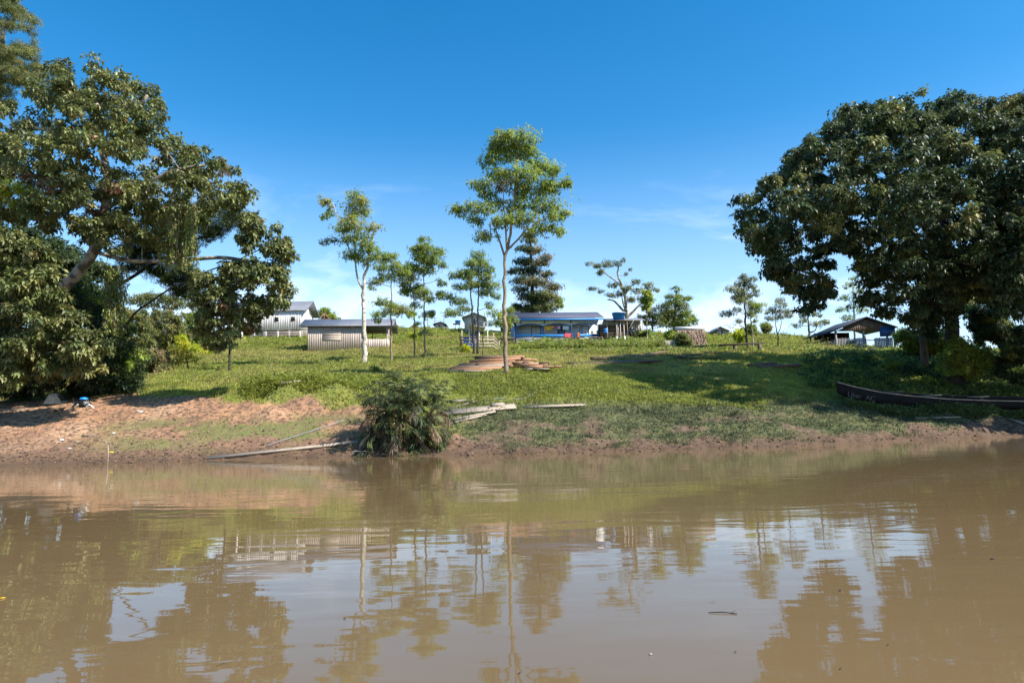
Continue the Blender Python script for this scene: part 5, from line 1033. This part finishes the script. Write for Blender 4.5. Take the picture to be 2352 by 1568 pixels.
tree('yellow_shrub', 'bright yellow-green small tree on a crooked stem at the meadow edge', 'tree', [(432,855,46),(431,842,46),(428,825,46),(430,800,46)],
     [(415,775,12,12,None,'lime'),(425,790,18,12,None,'lime'),(408,800,15,12),(445,800,18,10,None,'lime'),(430,812,24,12),(415,825,18,10),(455,822,15,9),(480,802,18,7,None,'lime'),(500,800,12,6,None,'lime')],
     r0=.08, leafL=.17, leafW=.07, dens=60, pal='yellow', bark='bark_dark', k=4, twigs=4)
tree('dark_sapling', 'small dark straight-stemmed tree below the right end of the overhanging crown', 'tree', [(527,832,44),(527,805,44),(526,780,44),(526,758,44)],
     [(505,765,12,6),(526,755,15,8),(545,770,12,6),(515,785,14,6),(538,792,10,5),(528,775,14,7)], r0=.09, leafL=.22, leafW=.09, dens=36, pal='dark', bark='bark_dark', k=5, thin=.7)

# the great trees of the left bank
polyA = [(120,125),(165,140),(200,106),(212,104),(240,140),(290,155),(368,178),(385,235),(378,250),(430,310),(490,330),(545,365),(580,420),(585,465),(540,500),(470,510),(430,540),(400,600),(350,590),(300,560),(250,600),(190,560),(120,540),(60,520),(-60,520),(-60,260),(60,200)]
tree('broadleaf_tree', 'huge broad-leaved tree leaning out from the left bank with a patchy pale trunk', 'tree',
     [(50,915,35.5),(90,760,33.5),(132,682,32),(190,610,31.6),(228,565,31.4),(240,500,31.4),(250,420,31.4),(235,330,31.5),(225,240,31.6)],
     fill(polyA, 470, 20, 31.5, 4.5, hole=.24, seed=3, pal='olive', alt='pink') ,
     limbk=.4, r0=.40, leafL=.22, leafW=.115, dens=22, pal='olive', bark='bark_pale', k=5, droop=.5, twigs=2, mat='leaf_gloss', tr=.08,
     limbs=[[(228,590,31.5),(290,600,31),(370,600,30.5),(440,596,30.2),(510,590,30),(570,600,30)], [(245,480,31.4),(320,430,30.5),(400,390,30),(470,380,29.8)], [(240,400,31.4),(180,330,31),(120,300,31),(60,290,31)], [(235,330,31.5),(290,270,31),(340,220,31)]])
polyB = [(560,462),(600,462),(640,500),(672,545),(692,610),(680,660),(690,690),(640,720),(605,740),(590,800),(560,800),(548,750),(520,790),(500,838),(478,810),(440,770),(438,660),(430,610),(500,590),(540,540)]
tree('overhanging_tree', 'broad-leaved tree whose ragged low crown hangs in front of the white stilt house', 'tree',
     [(150,915,36),(240,800,34),(330,700,31),(430,640,30),(540,600,29.8),(600,570,29.6)],
     fill(polyB, 190, 17, 29.6, 1.8, hole=.33, seed=8, pal='olive', alt='pink'), r0=.08, leafL=.21, leafW=.11, dens=20, pal='olive', bark='bark_dark', k=6, droop=.65, twigs=2, mat='leaf_gloss', tr=.04)
polyC = [(-60,500),(40,520),(110,560),(150,600),(160,690),(240,740),(262,800),(250,850),(180,868),(100,885),(-60,900)]
tree('riverside_tree', 'leafy tree at the far left edge with pale twisting branches and large drooping leaves', 'tree',
     [(-30,925,33),(0,860,32),(35,780,30),(60,690,29),(40,620,29),(10,570,29)],
     fill(polyC, 210, 21, 28.6, 1.8, hole=.30, seed=12, pal='olive', alt='olive2'), r0=.16, leafL=.24, leafW=.125, dens=19, pal='olive', bark='bark_pale', k=6, droop=.55, twigs=3, mat='leaf_gloss', tr=.03,
     limbs=[[(45,740,29),(0,700,28.6),(-30,680,28.4)], [(60,700,29),(110,760,28.4),(150,790,28.2)]])
polyD = [(-120,640),(0,600),(160,610),(225,650),(262,690),(305,735),(338,810),(345,885),(325,925),(200,920),(60,925),(-120,935)]
tree('dark_thicket_tree', 'dense dark leafy thicket tree filling the left bank behind the pale tarp', 'tree',
     [(170,925,34),(170,850,34.5),(165,760,35),(150,690,35)], fill(polyD, 420, 25, 34.2, 2.4, seed=15, pal='dark', alt='mid', roundness=90), r0=.2, leafL=.22, leafW=.10, dens=12, pal='dark', bark='bark_dark', k=5, droop=.3, twigs=2)
polyD2 = [(-100,470),(60,500),(190,560),(262,612),(258,700),(215,740),(150,750),(-100,760)]
tree('dark_backing_tree', 'dark tree behind the leaning pale trunk of the great left tree', 'tree',
     [(100,900,40),(100,780,40),(95,660,40)], fill(polyD2, 320, 25, 40, 2.5, seed=19, pal='dark', roundness=80, hole=.1), r0=.3, leafL=.28, leafW=.13, dens=12, pal='dark', bark='bark_dark', k=5, droop=.3, twigs=2)
polyE = [(-80,-70),(40,-70),(55,15),(102,40),(82,72),(98,100),(135,118),(160,165),(100,210),(40,250),(-80,300)]
tree('feathery_tree', 'fine-leaved tall tree filling the upper left corner of the photo', 'tree',
     [(-30,905,37),(-20,600,37),(-20,400,37),(0,200,37),(10,60,37)], fill(polyE, 260, 15, 37, 3, hole=.34, seed=23, pal='olive'), r0=.4, leafL=.13, leafW=.035, dens=78, pal='olive', bark='bark_pale', k=5, droop=.35, twigs=4)
polyF = [(255,560),(330,480),(460,440),(560,470),(600,505),(560,535),(470,560),(450,600),(480,650),(460,690),(400,688),(330,640),(270,620)]
tree('feathery_tree', 'fine-leaved tree with airy dark sprays between the big trunk and the right hanging crown', 'tree',
     [(180,900,35),(200,760,35),(260,660,35),(330,620,35),(400,580,35),(470,540,35)], fill(polyF, 290, 16, 35, 2, hole=.25, seed=27, pal='dark'), r0=.16, leafL=.12, leafW=.03, dens=72, pal='dark', bark='bark_dark', k=5, droop=.3, twigs=5,
     limbs=[[(330,620,35),(390,650,35),(450,690,35),(500,740,35)]])
polyG = [(-60,395),(20,400),(60,415),(120,450),(135,478),(80,490),(-60,500)]
tree('fern_leaved_tree', 'bright lime feathery tree crown at the middle of the left edge', 'tree', [(-40,905,30),(-30,700,30),(-20,500,30),(0,450,30)],
     fill(polyG, 46, 14, 30, 1.2, seed=29, pal='lime', alt='mid'), r0=.14, leafL=.12, leafW=.03, dens=54, pal='mid', bark='bark', k=6, droop=.4, twigs=3)
polyR = [(80,600),(190,540),(270,490),(330,450),(350,370),(410,320),(490,265),(600,240),(640,185),(700,155),(800,150),(880,110),(960,95),(1060,100),(1100,55),(1155,50),(1170,110),(1240,98),(1330,105),(1430,110),(1470,130),(1530,95),(1640,75),(1700,60),(1900,90),(2300,150),(2700,330),(2850,700),(2600,1050),(2000,1100),(1800,1240),(1655,1300),(1480,1250),(1370,1200),(1300,1400),(1180,1440),(1060,1430),(900,1340),(800,1340),(700,1230),(760,1120),(650,1040),(590,1120),(640,1200),(630,1300),(500,1340),(400,1310),(370,1250),(280,1190),(222,1130),(240,1000),(160,990),(110,920),(60,850),(80,740)]
polyR_ = polyR
polyR = [(x * .4219 + 1653.8, y * .4219 + 165.4) for x, y in polyR]  # right part is widened out of frame so its shadow reaches the canoe
tree('giant_shade_tree', 'giant dark round-crowned tree covering the right side above the pavilion', 'tree',
     [(2188,800,39),(2186,740,39),(2180,680,39),(2175,600,39),(2170,520,39),(2165,430,39),(2160,350,39)],
     fill(polyR, 1450, 21, 36.2, 8.4, hole=.10, seed=41, pal='dark', alt='olive', roundness=200, back=1.0) + fill([(2215,470),(2380,250),(2900,200),(3100,600),(2900,760),(2330,735),(2230,650)], 330, 28, 31.2, 2.6, hole=.12, seed=42, pal='dark'),  # second fill: added foliage, mostly out of view, to shade the canoe
     r0=.45, leafL=.235, leafW=.125, dens=22, pal='dark', bark='bark_dark', k=5, droop=.6, twigs=2, mat='leaf_gloss', tr=.06,
     limbs=[[(2188,700,40),(2120,620,39),(2040,560,38),(1950,520,37)], [(2180,640,40),(2250,600,39),(2320,540,38),(2400,500,38)], [(2178,600,39),(2110,500,38),(2040,400,37),(1980,340,37)], [(2188,720,40),(2120,690,39),(2060,640,38),(1990,610,37.5)], [(2185,690,40),(2230,660,39),(2300,640,38),(2360,620,38)]])
tree('shade_tree', 'dark leafy tree added behind the giant tree to shade the pavilion', 'tree',  # added tree, its crown placed to throw shade on the pavilion
     [(2420,830,65),(2420,760,65),(2400,700,65)], fill([(2085,700),(2110,610),(2230,560),(2400,540),(2700,560),(2850,760),(2420,790),(2330,770),(2230,745),(2150,730)], 260, 24, 65, 4.5, hole=.18, seed=71, pal='dark', alt='olive'),
     r0=.4, leafL=.34, leafW=.16, dens=11, pal='dark', bark='bark_dark', k=5, droop=.4, twigs=2)
tree('vine_clad_tree', 'second dark trunk wrapped in leaves, standing left of the giant tree trunk', 'tree',
     [(2122,800,42),(2118,740,42),(2115,680,42),(2105,620,42)], fill([(2085,600),(2150,600),(2150,700),(2160,790),(2095,790),(2090,700)], 36, 15, 41.5, 1.2, seed=47, pal='dark', roundness=30), r0=.25, leafL=.24, leafW=.12, dens=30, pal='dark', bark='bark', k=5, twigs=2)
for i, (poly, d, lb, pl) in enumerate([([(2150,790),(2190,770),(2240,775),(2290,790),(2300,850),(2240,880),(2180,870),(2140,840)], 38.5, 'leafy bush at the foot of the giant tree trunk', 'mid'),
                                       ([(2270,800),(2310,770),(2400,750),(2440,800),(2440,870),(2370,890),(2290,885)], 37.5, 'dark bush reaching the right edge above the canoe', 'dark'),
                                       ([(2050,735),(2100,760),(2150,745),(2200,770),(2180,812),(2060,815)], 47, 'low bush between the pavilion and the giant trunk', 'mid'),
                                       ([(2225,735),(2290,715),(2352,740),(2440,720),(2440,800),(2240,810)], 46, 'olive bush right behind the giant tree trunk', 'olive'),
                                       ([(2200,690),(2260,700),(2330,740),(2400,740),(2420,800),(2330,800),(2240,780)], 43, 'shaded bush behind the giant tree on the right edge', 'dark')]):
    tree('bank_bush', lb, 'bush', [(sum(p[0] for p in poly) / len(poly), max(p[1] for p in poly), d), (sum(p[0] for p in poly) / len(poly), sum(p[1] for p in poly) / len(poly), d)],
         fill(poly, 40, 16, d, 1.2, seed=50 + i, pal=pl, alt='yellow', roundness=40), r0=.08, leafL=.2, leafW=.09, dens=70, pal=pl, bark='bark_dark', k=5, droop=.4, twigs=2, part_names=('stem', 'foliage'))
for i, (x, y, r, d, pl) in enumerate([(1990, 825, 22, 43, 'mid'), (2045, 835, 26, 41, 'mid'), (2095, 845, 24, 40, 'dark'), (1950, 815, 18, 45, 'olive'), (2120, 870, 20, 38, 'mid'), (2010, 860, 18, 40, 'dark')]):
    lbs = ['sunlit weedy shrub directly below the pavilion gable', 'broad weedy shrub below the blue tarp corner of the pavilion', 'dark weedy shrub below the vine-clad trunk', 'small weedy shrub under the left half of the pavilion', 'low shrub just behind the middle of the canoe', 'dark low shrub above the bow of the canoe']
    tree('weedy_shrub', lbs[i], 'shrub', [(x, y + r * .8, d), (x, y + r * .2, d)], [(x - r * .5, y + r * .2, r * .6, r * .4), (x + r * .5, y + r * .2, r * .6, r * .45), (x, y - r * .1, r * .7, r * .5), (x, y + r * .4, r, r * .35)],
         r0=.04, leafL=.17, leafW=.07, dens=70, pal=pl, bark='bark_dark', k=5, droop=.1, twigs=3, part_names=('stem', 'foliage'))

# hanging vines
def vine(label, xs_, ytop, ybot, d, n, seed):
    R = np.random.default_rng(seed); base = P(sum(xs_) / 2, ybot, d)
    root = empty('hanging_vine', base, 0, label, 'vine', 'vines hanging from the great left tree'); mb = MB(); Cs = []
    for _ in range(n):
        x = xs_[0] + R.random() * (xs_[1] - xs_[0]); dd = d + (R.random() - .5) * 0.9; y1 = ybot - R.random() ** 1.5 * (ybot - ytop) * .55
        p = np.array([P(x + 3 * math.sin(t * 5 + x), ytop + (y1 - ytop) * t, dd) for t in np.linspace(0, 1, 8)]) - base
        mb.tube(p, 0.012, 4); m = int((y1 - ytop) * .9) + 8; t = R.random(m) * 7; i = np.minimum(t.astype(int), 6); f = (t - i)[:, None]
        Cs.append(p[i] * (1 - f) + p[i + 1] * f + R.normal(size=(m, 3)) * .06)
    Cc = np.concatenate(Cs); n_ = len(Cc); mb.build('stem', M['bark_pale'], root, True)
    V, T, C = leaves(Cc, R.normal(size=(n_, 3)) * .6 + np.array([0, 0, -1.0]), .15, .06, pick(PAL['brownish'] + PAL['mid'], n_))
    mesh_np('foliage', V, [T], M['leaf'], root, C)
vine('long thin leafy vine curtain hanging down beside the leaning trunk', (238, 295), 610, 775, 30.6, 26, 1)
vine('dense leafy vine curtain hanging from the middle of the great crown', (362, 450), 470, 620, 29.6, 42, 2)

# ------------------------------------------------------------------ river palm
def river_palm():
    d = 25.6; base = P(930, 1042, d); base[2] = 0.0
    root = empty('river_palm', base, 0, 'bushy many-stemmed palm clump with dead fronds at the waterline', 'palm')
    R = np.random.default_rng(77); px = mpp(d); st = MB(); green = []; dead = []
    rach = MB()
    for i in range(24):
        x = np.clip(R.normal() * 0.75, -1.1, 1.1); y = R.normal() * .3 + .3; h = 0.6 + R.random() * 1.9; lean = x * .25
        p = bez(np.array([x * .8, y, 0]), np.array([x * .8, y, h * .6]), np.array([x * .8 + lean, y, h]), 6); st.tube(p, .028, 5, (0.8, .8, .8))
    for i in range(330):
        isdead = R.random() < .20
        x0 = (R.random() * 2 - 1) * 1.3; y0 = .25 + R.normal() * .45; z0 = 0.1 + R.random() * 2.65 * (1 - .25 * (abs(x0) / 1.3) ** 2)
        if isdead: z0 = .7 + R.random() * 1.1
        side = math.atan2(R.normal() - .35, R.normal() + x0 * .9); L = .35 + R.random() * .6
        dirh = np.array([math.cos(side), math.sin(side), 0]); up = .2 + R.random() * 1.2 * (z0 / 2.4)
        if isdead: up = -.2
        a = np.array([x0, y0, z0]); b = a + dirh * L * .45 + np.array([0, 0, L * up * .6]); c = a + dirh * L * .8 + np.array([0, 0, L * (up * .85 - (.1 if z0 > 1.6 else .4) - R.random() * .35)])
        if c[2] < .05: c[2] = .05
        if c[2] > 3.15: c[2] = 3.0 + R.random() * .15
        p = bez(a, b, c, 8); rach.tube(p, np.linspace(.014, .005, 8), 4, (.75, .9, .6))
        m = 11; t = np.linspace(.12, 1, m) * 7; k = np.minimum(t.astype(int), 6); f = (t - k)[:, None]
        q = p[k] * (1 - f) + p[k + 1] * f; tg = unit(p[k + 1] - p[k]); s = unit(np.cross(tg, np.array([0, 0, 1.0])) + R.normal(size=3) * .1)
        for sg in (-1, 1):
            A = s * sg * .9 + tg * .65 + np.array([0, 0, -.25 if not isdead else -1.0]) + R.normal(size=(m, 3)) * .3
            ll = (.16 + .26 * np.sin(np.linspace(.3, 2.9, m))) * (.8 + .4 * R.random())
            col = pick(PAL['dead'] if isdead else PAL['palm'], 1, .5)[0] * (.85 + .3 * R.random((m, 1)))
            (dead if isdead else green).append(leaves(q, A, ll, 0.022 + .02 * R.random(), np.clip(col, 0, 1), .12, .3, up=np.tile(np.array([0, 0, 1.0]) + R.normal(size=3) * .3, (m, 1))))
    # thin low litter and aerial roots at the foot
    for i in range(26):
        a = np.array([R.normal() * .9, -.1 + R.random() * .4, .05 + R.random() * .5]); b = a + R.normal(size=3) * np.array([.5, .2, .15]); b[2] = max(b[2], -.03)
        st.tube(bez(a, (a + b) / 2 + np.array([0, 0, .15]), b, 5), .012, 4, (1.6, 1.5, 1.3))
    st.build('stem', M['bark'], root, True); rach.build('frond_rib', M['bark'], root, True)
    V, T, C = merge(green); mesh_np('green_frond', V, T, M['leaf'], root, C)
    V, T, C = merge(dead); mesh_np('dead_frond', V, T, M['leaf'], root, C)
river_palm()

# ------------------------------------------------------------------ grass, weeds, litter
def on_screen_rand(n, tlo, thi, dlo, dhi, R):
    t = tlo + R.random(n) * (thi - tlo); d = np.exp(np.log(dlo) + R.random(n) * (np.log(dhi) - np.log(dlo))); return t * d, d
def grass():
    R = np.random.default_rng(99); n = 330000
    x, y = on_screen_rand(n, -.9, .9, 24, 104, R); z = H(x, y); s, film = soilmask(x, y, z)
    pg = np.clip(1 - s * 1.05, 0, 1) + film * .5 + 0.03
    bank = np.clip((2.0 - z) / .5, 0, 1)
    keep = (R.random(n) < pg) & (z > .12) & (R.random(n) < 1 - .35 * bank); x, y, z, film, s = x[keep], y[keep], z[keep], film[keep], s[keep]; n = len(x)
    k = 4; lush = fbm(x * .25 + 7, y * .25, 3); fine = fbm(x * 1.3, y * 1.3 + 50, 3)
    h = (.06 + .0014 * y) * (.6 + .8 * lush + .9 * np.clip(fine - .5, 0, 1) * 3) * (1 - .65 * np.clip(film + s, 0, 1)) * np.where(z < 1.9, .85, 1.0)
    t = x / y
    lowr = np.clip((2.1 - z) / .5, 0, 1) * (t > -.12)                        # dull grey-green turf of the low bank
    c = np.array([.285, .315, .062]) * (1 - lowr[:, None]) + np.array([.085, .105, .05]) * lowr[:, None]
    yel = np.clip((fbm(x * .11 + 90, y * .16, 4) - .44) / .18, 0, 1)[:, None] * (1 - lowr[:, None])
    c = c * (1 - yel * .6) + np.array([.38, .32, .11]) * yel * .6
    dk = np.clip((fine - .52) / .2, 0, 1)[:, None]; c = c * (1 - dk * .35)
    c = c * (.75 + .5 * R.random((n, 1)))
    dry = R.random(n) < .05; c[dry] = np.array([.30, .23, .13]) * (.7 + .5 * R.random((dry.sum(), 1)))
    C = np.repeat(np.stack([x, y, z - .02], 1), k, 0) + np.concatenate([R.normal(size=(n * k, 2)) * .05 * np.repeat(1 + y / 40, k)[:, None], np.zeros((n * k, 1))], 1)
    A = unit(np.concatenate([R.normal(size=(n * k, 2)) * .42, np.ones((n * k, 1))], 1)); L = np.repeat(h, k) * (.6 + .8 * R.random(n * k)); W = np.repeat(.010 + .0012 * y, k) * (.7 + .6 * R.random(n * k))
    th = R.random(n * k) * 6.28; S = np.stack([np.cos(th), np.sin(th), 0 * th], 1) * W[:, None] / 2
    V = np.stack([C - S, C + S, C + A * L[:, None]], 1).reshape(-1, 3); T = np.arange(n * k * 3).reshape(-1, 3)
    tag(mesh_np('grass', V, [T], M['grass'], None, np.repeat(np.repeat(c, k, 0), 3, 0)), 'short and tufty grass covering the sloping river bank and the meadow', 'grass', kind='stuff')
grass()
def weeds():
    """broad-leaved weeds, thick in front of the blue house and on the bank shoulder"""
    R = np.random.default_rng(55); out = []
    def area(n, x0, x1, d0, d1, hmin, hmax, pal, dens=None, L=.11):
        t0, t1 = (x0 - CX) / F, (x1 - CX) / F; x, y = on_screen_rand(n, t0, t1, d0, d1, R); z = H(x, y); s, film = soilmask(x, y, z)
        kp = (s < .5) & (fbm(x * .5 + 11, y * .5, 3) > .42 if dens is None else R.random(n) < dens); x, y, z = x[kp], y[kp], z[kp]; n = len(x)
        if not n: return
        hh = hmin + (hmax - hmin) * fbm(x * .3, y * .3 + 20, 3) * (.5 + R.random(n)); m = 9
        f = R.random((n, m)); C = np.stack([np.repeat(x, m), np.repeat(y, m), np.repeat(z, m) + (f * hh[:, None]).ravel()], 1) + np.concatenate([R.normal(size=(n * m, 2)) * .12, np.zeros((n * m, 1))], 1)
        A = unit(R.normal(size=(n * m, 3)) * np.array([1, 1, .5]) + np.array([0, 0, .35])); col = np.repeat(pick(pal, n, .25), m, 0) * (.8 + .4 * R.random((n * m, 1)))
        Lf = L * (.7 + .7 * R.random(n * m)) * np.repeat(1 + y / 60, m); out.append(leaves(C, A, Lf, Lf * .42, col))
    lush = [(.13, .155, .028), (.11, .135, .026), (.16, .18, .032)]; dull = [(.13, .13, .04), (.17, .14, .055), (.09, .11, .03), (.11, .15, .03)]
    area(9000, 1190, 1530, 55, 66, .2, .85, dull + PAL['mid'], .9); area(5000, 1170, 1900, 48, 60, .05, .25, dull + PAL['mid'])
    area(7000, 1040, 1750, 30.3, 36, .02, .13, lush, .8, .065); area(5000, 560, 880, 29.9, 34, .04, .32, lush, .8, .075)
    area(3500, 350, 1180, 36, 60, .02, .13, dull + lush, None, .07); area(5000, 560, 1180, 66, 95, .05, .4, lush); area(5000, 1400, 2100, 66, 95, .1, .6, lush)
    area(5000, 1850, 2360, 36, 52, .06, .45, PAL['mid'] + PAL['dark'], .8); area(3500, 1060, 2352, 26.5, 33, .03, .16, [(.065, .08, .04), (.05, .065, .03)], .7, .06)
    area(900, 350, 1180, 36, 62, .25, .9, dull + [(.10, .13, .03)], .5, .08); area(500, 1700, 2000, 60, 90, .3, 1.0, dull, .6, .1); area(1500, 560, 900, 30.2, 33, .15, .6, lush, .6, .09)
    area(1500, 1935, 2110, 32.6, 33.3, .08, .36, [(.10, .13, .04), (.075, .10, .03)], .95, .08); area(2600, 2100, 2440, 33.3, 34.3, .08, .36, [(.10, .13, .04), (.075, .10, .03)], .95, .08)
    V, T, C = merge(out); tag(mesh_np('weeds', V, T, M['leaf'], None, C), 'broad-leaved weeds and creepers growing through the grass', 'weeds', kind='stuff')
weeds()
def litter():
    R = np.random.default_rng(66); n = 34000; x, y = on_screen_rand(n, -.95, .95, 23.8, 36, R); z = H(x, y); s, film = soilmask(x, y, z)
    kp = (s > .35) & (z > .0) & (R.random(n) < .45 + .55 * np.clip((.9 - z) / .6, 0, 1)); x, y, z = x[kp], y[kp], z[kp]; n = len(x); r = (.010 + .040 * R.random(n) ** 3) * (1 + .4 * (R.random(n) < .02))
    o8 = np.array([[1, 0, 0], [0, 1, 0], [-1, 0, 0], [0, -1, 0], [0, 0, .8], [0, 0, -.6]]); an = R.random(n) * 6.28; ca, sa = np.cos(an), np.sin(an)
    V = o8[None] * (r[:, None, None]) * (.7 + .6 * R.random((n, 6, 1))) * np.array([1.5, 1, .7]); V = np.stack([V[..., 0] * ca[:, None] - V[..., 1] * sa[:, None], V[..., 0] * sa[:, None] + V[..., 1] * ca[:, None], V[..., 2]], -1) + np.stack([x, y, z + .3 * r], 1)[:, None]
    tr = np.array([[0, 1, 4], [1, 2, 4], [2, 3, 4], [3, 0, 4], [1, 0, 5], [2, 1, 5], [3, 2, 5], [0, 3, 5]]); T = (np.arange(n)[:, None, None] * 6 + tr[None]).reshape(-1, 3)
    c = pick([(.10, .065, .045), (.16, .10, .065), (.22, .14, .09), (.07, .05, .04), (.05, .04, .03)], n, .2)
    m = paint('mud_clod', (1, 1, 1), None, .95)
    tag(mesh_np('mud_clods', V.reshape(-1, 3), [T], m, None, np.repeat(c, 6, 0)), 'clods, pebbles and dead leaf bits scattered over the bare muddy bank', 'clods', kind='stuff')
litter()

def leaf_litter():
    R = np.random.default_rng(88); n = 16000; x, y = on_screen_rand(n, -.95, .95, 23.9, 38, R); z = H(x, y); s, film = soilmask(x, y, z)
    kp = (z > .02) & (R.random(n) < .15 + .85 * s) & (fbm(x * .9, y * 1.6, 3) > .42); x, y, z = x[kp], y[kp], z[kp]; n = len(x)
    C = np.stack([x, y, z + .02 + .02 * R.random(n)], 1); A = unit(R.normal(size=(n, 3)) * np.array([1, 1, .25])); stick = R.random(n) < .08
    L = np.where(stick, .12 + .3 * R.random(n), .04 + .07 * R.random(n)); W = np.where(stick, .012, L * .5)
    col = pick([(.14, .095, .06), (.20, .135, .08), (.07, .05, .035), (.24, .18, .12), (.05, .04, .03)], n, .25)
    V, T, Cc = leaves(C, A, L, W, col, .15, .05, up=np.tile([0, 0, 1.0], (n, 1)) + R.normal(size=(n, 3)) * .4)
    tag(mesh_np('leaf_litter', V, [T], M['leaf'], None, Cc), 'dead leaves and twig bits littered over the muddy bank', 'leaf litter', kind='stuff')
leaf_litter()
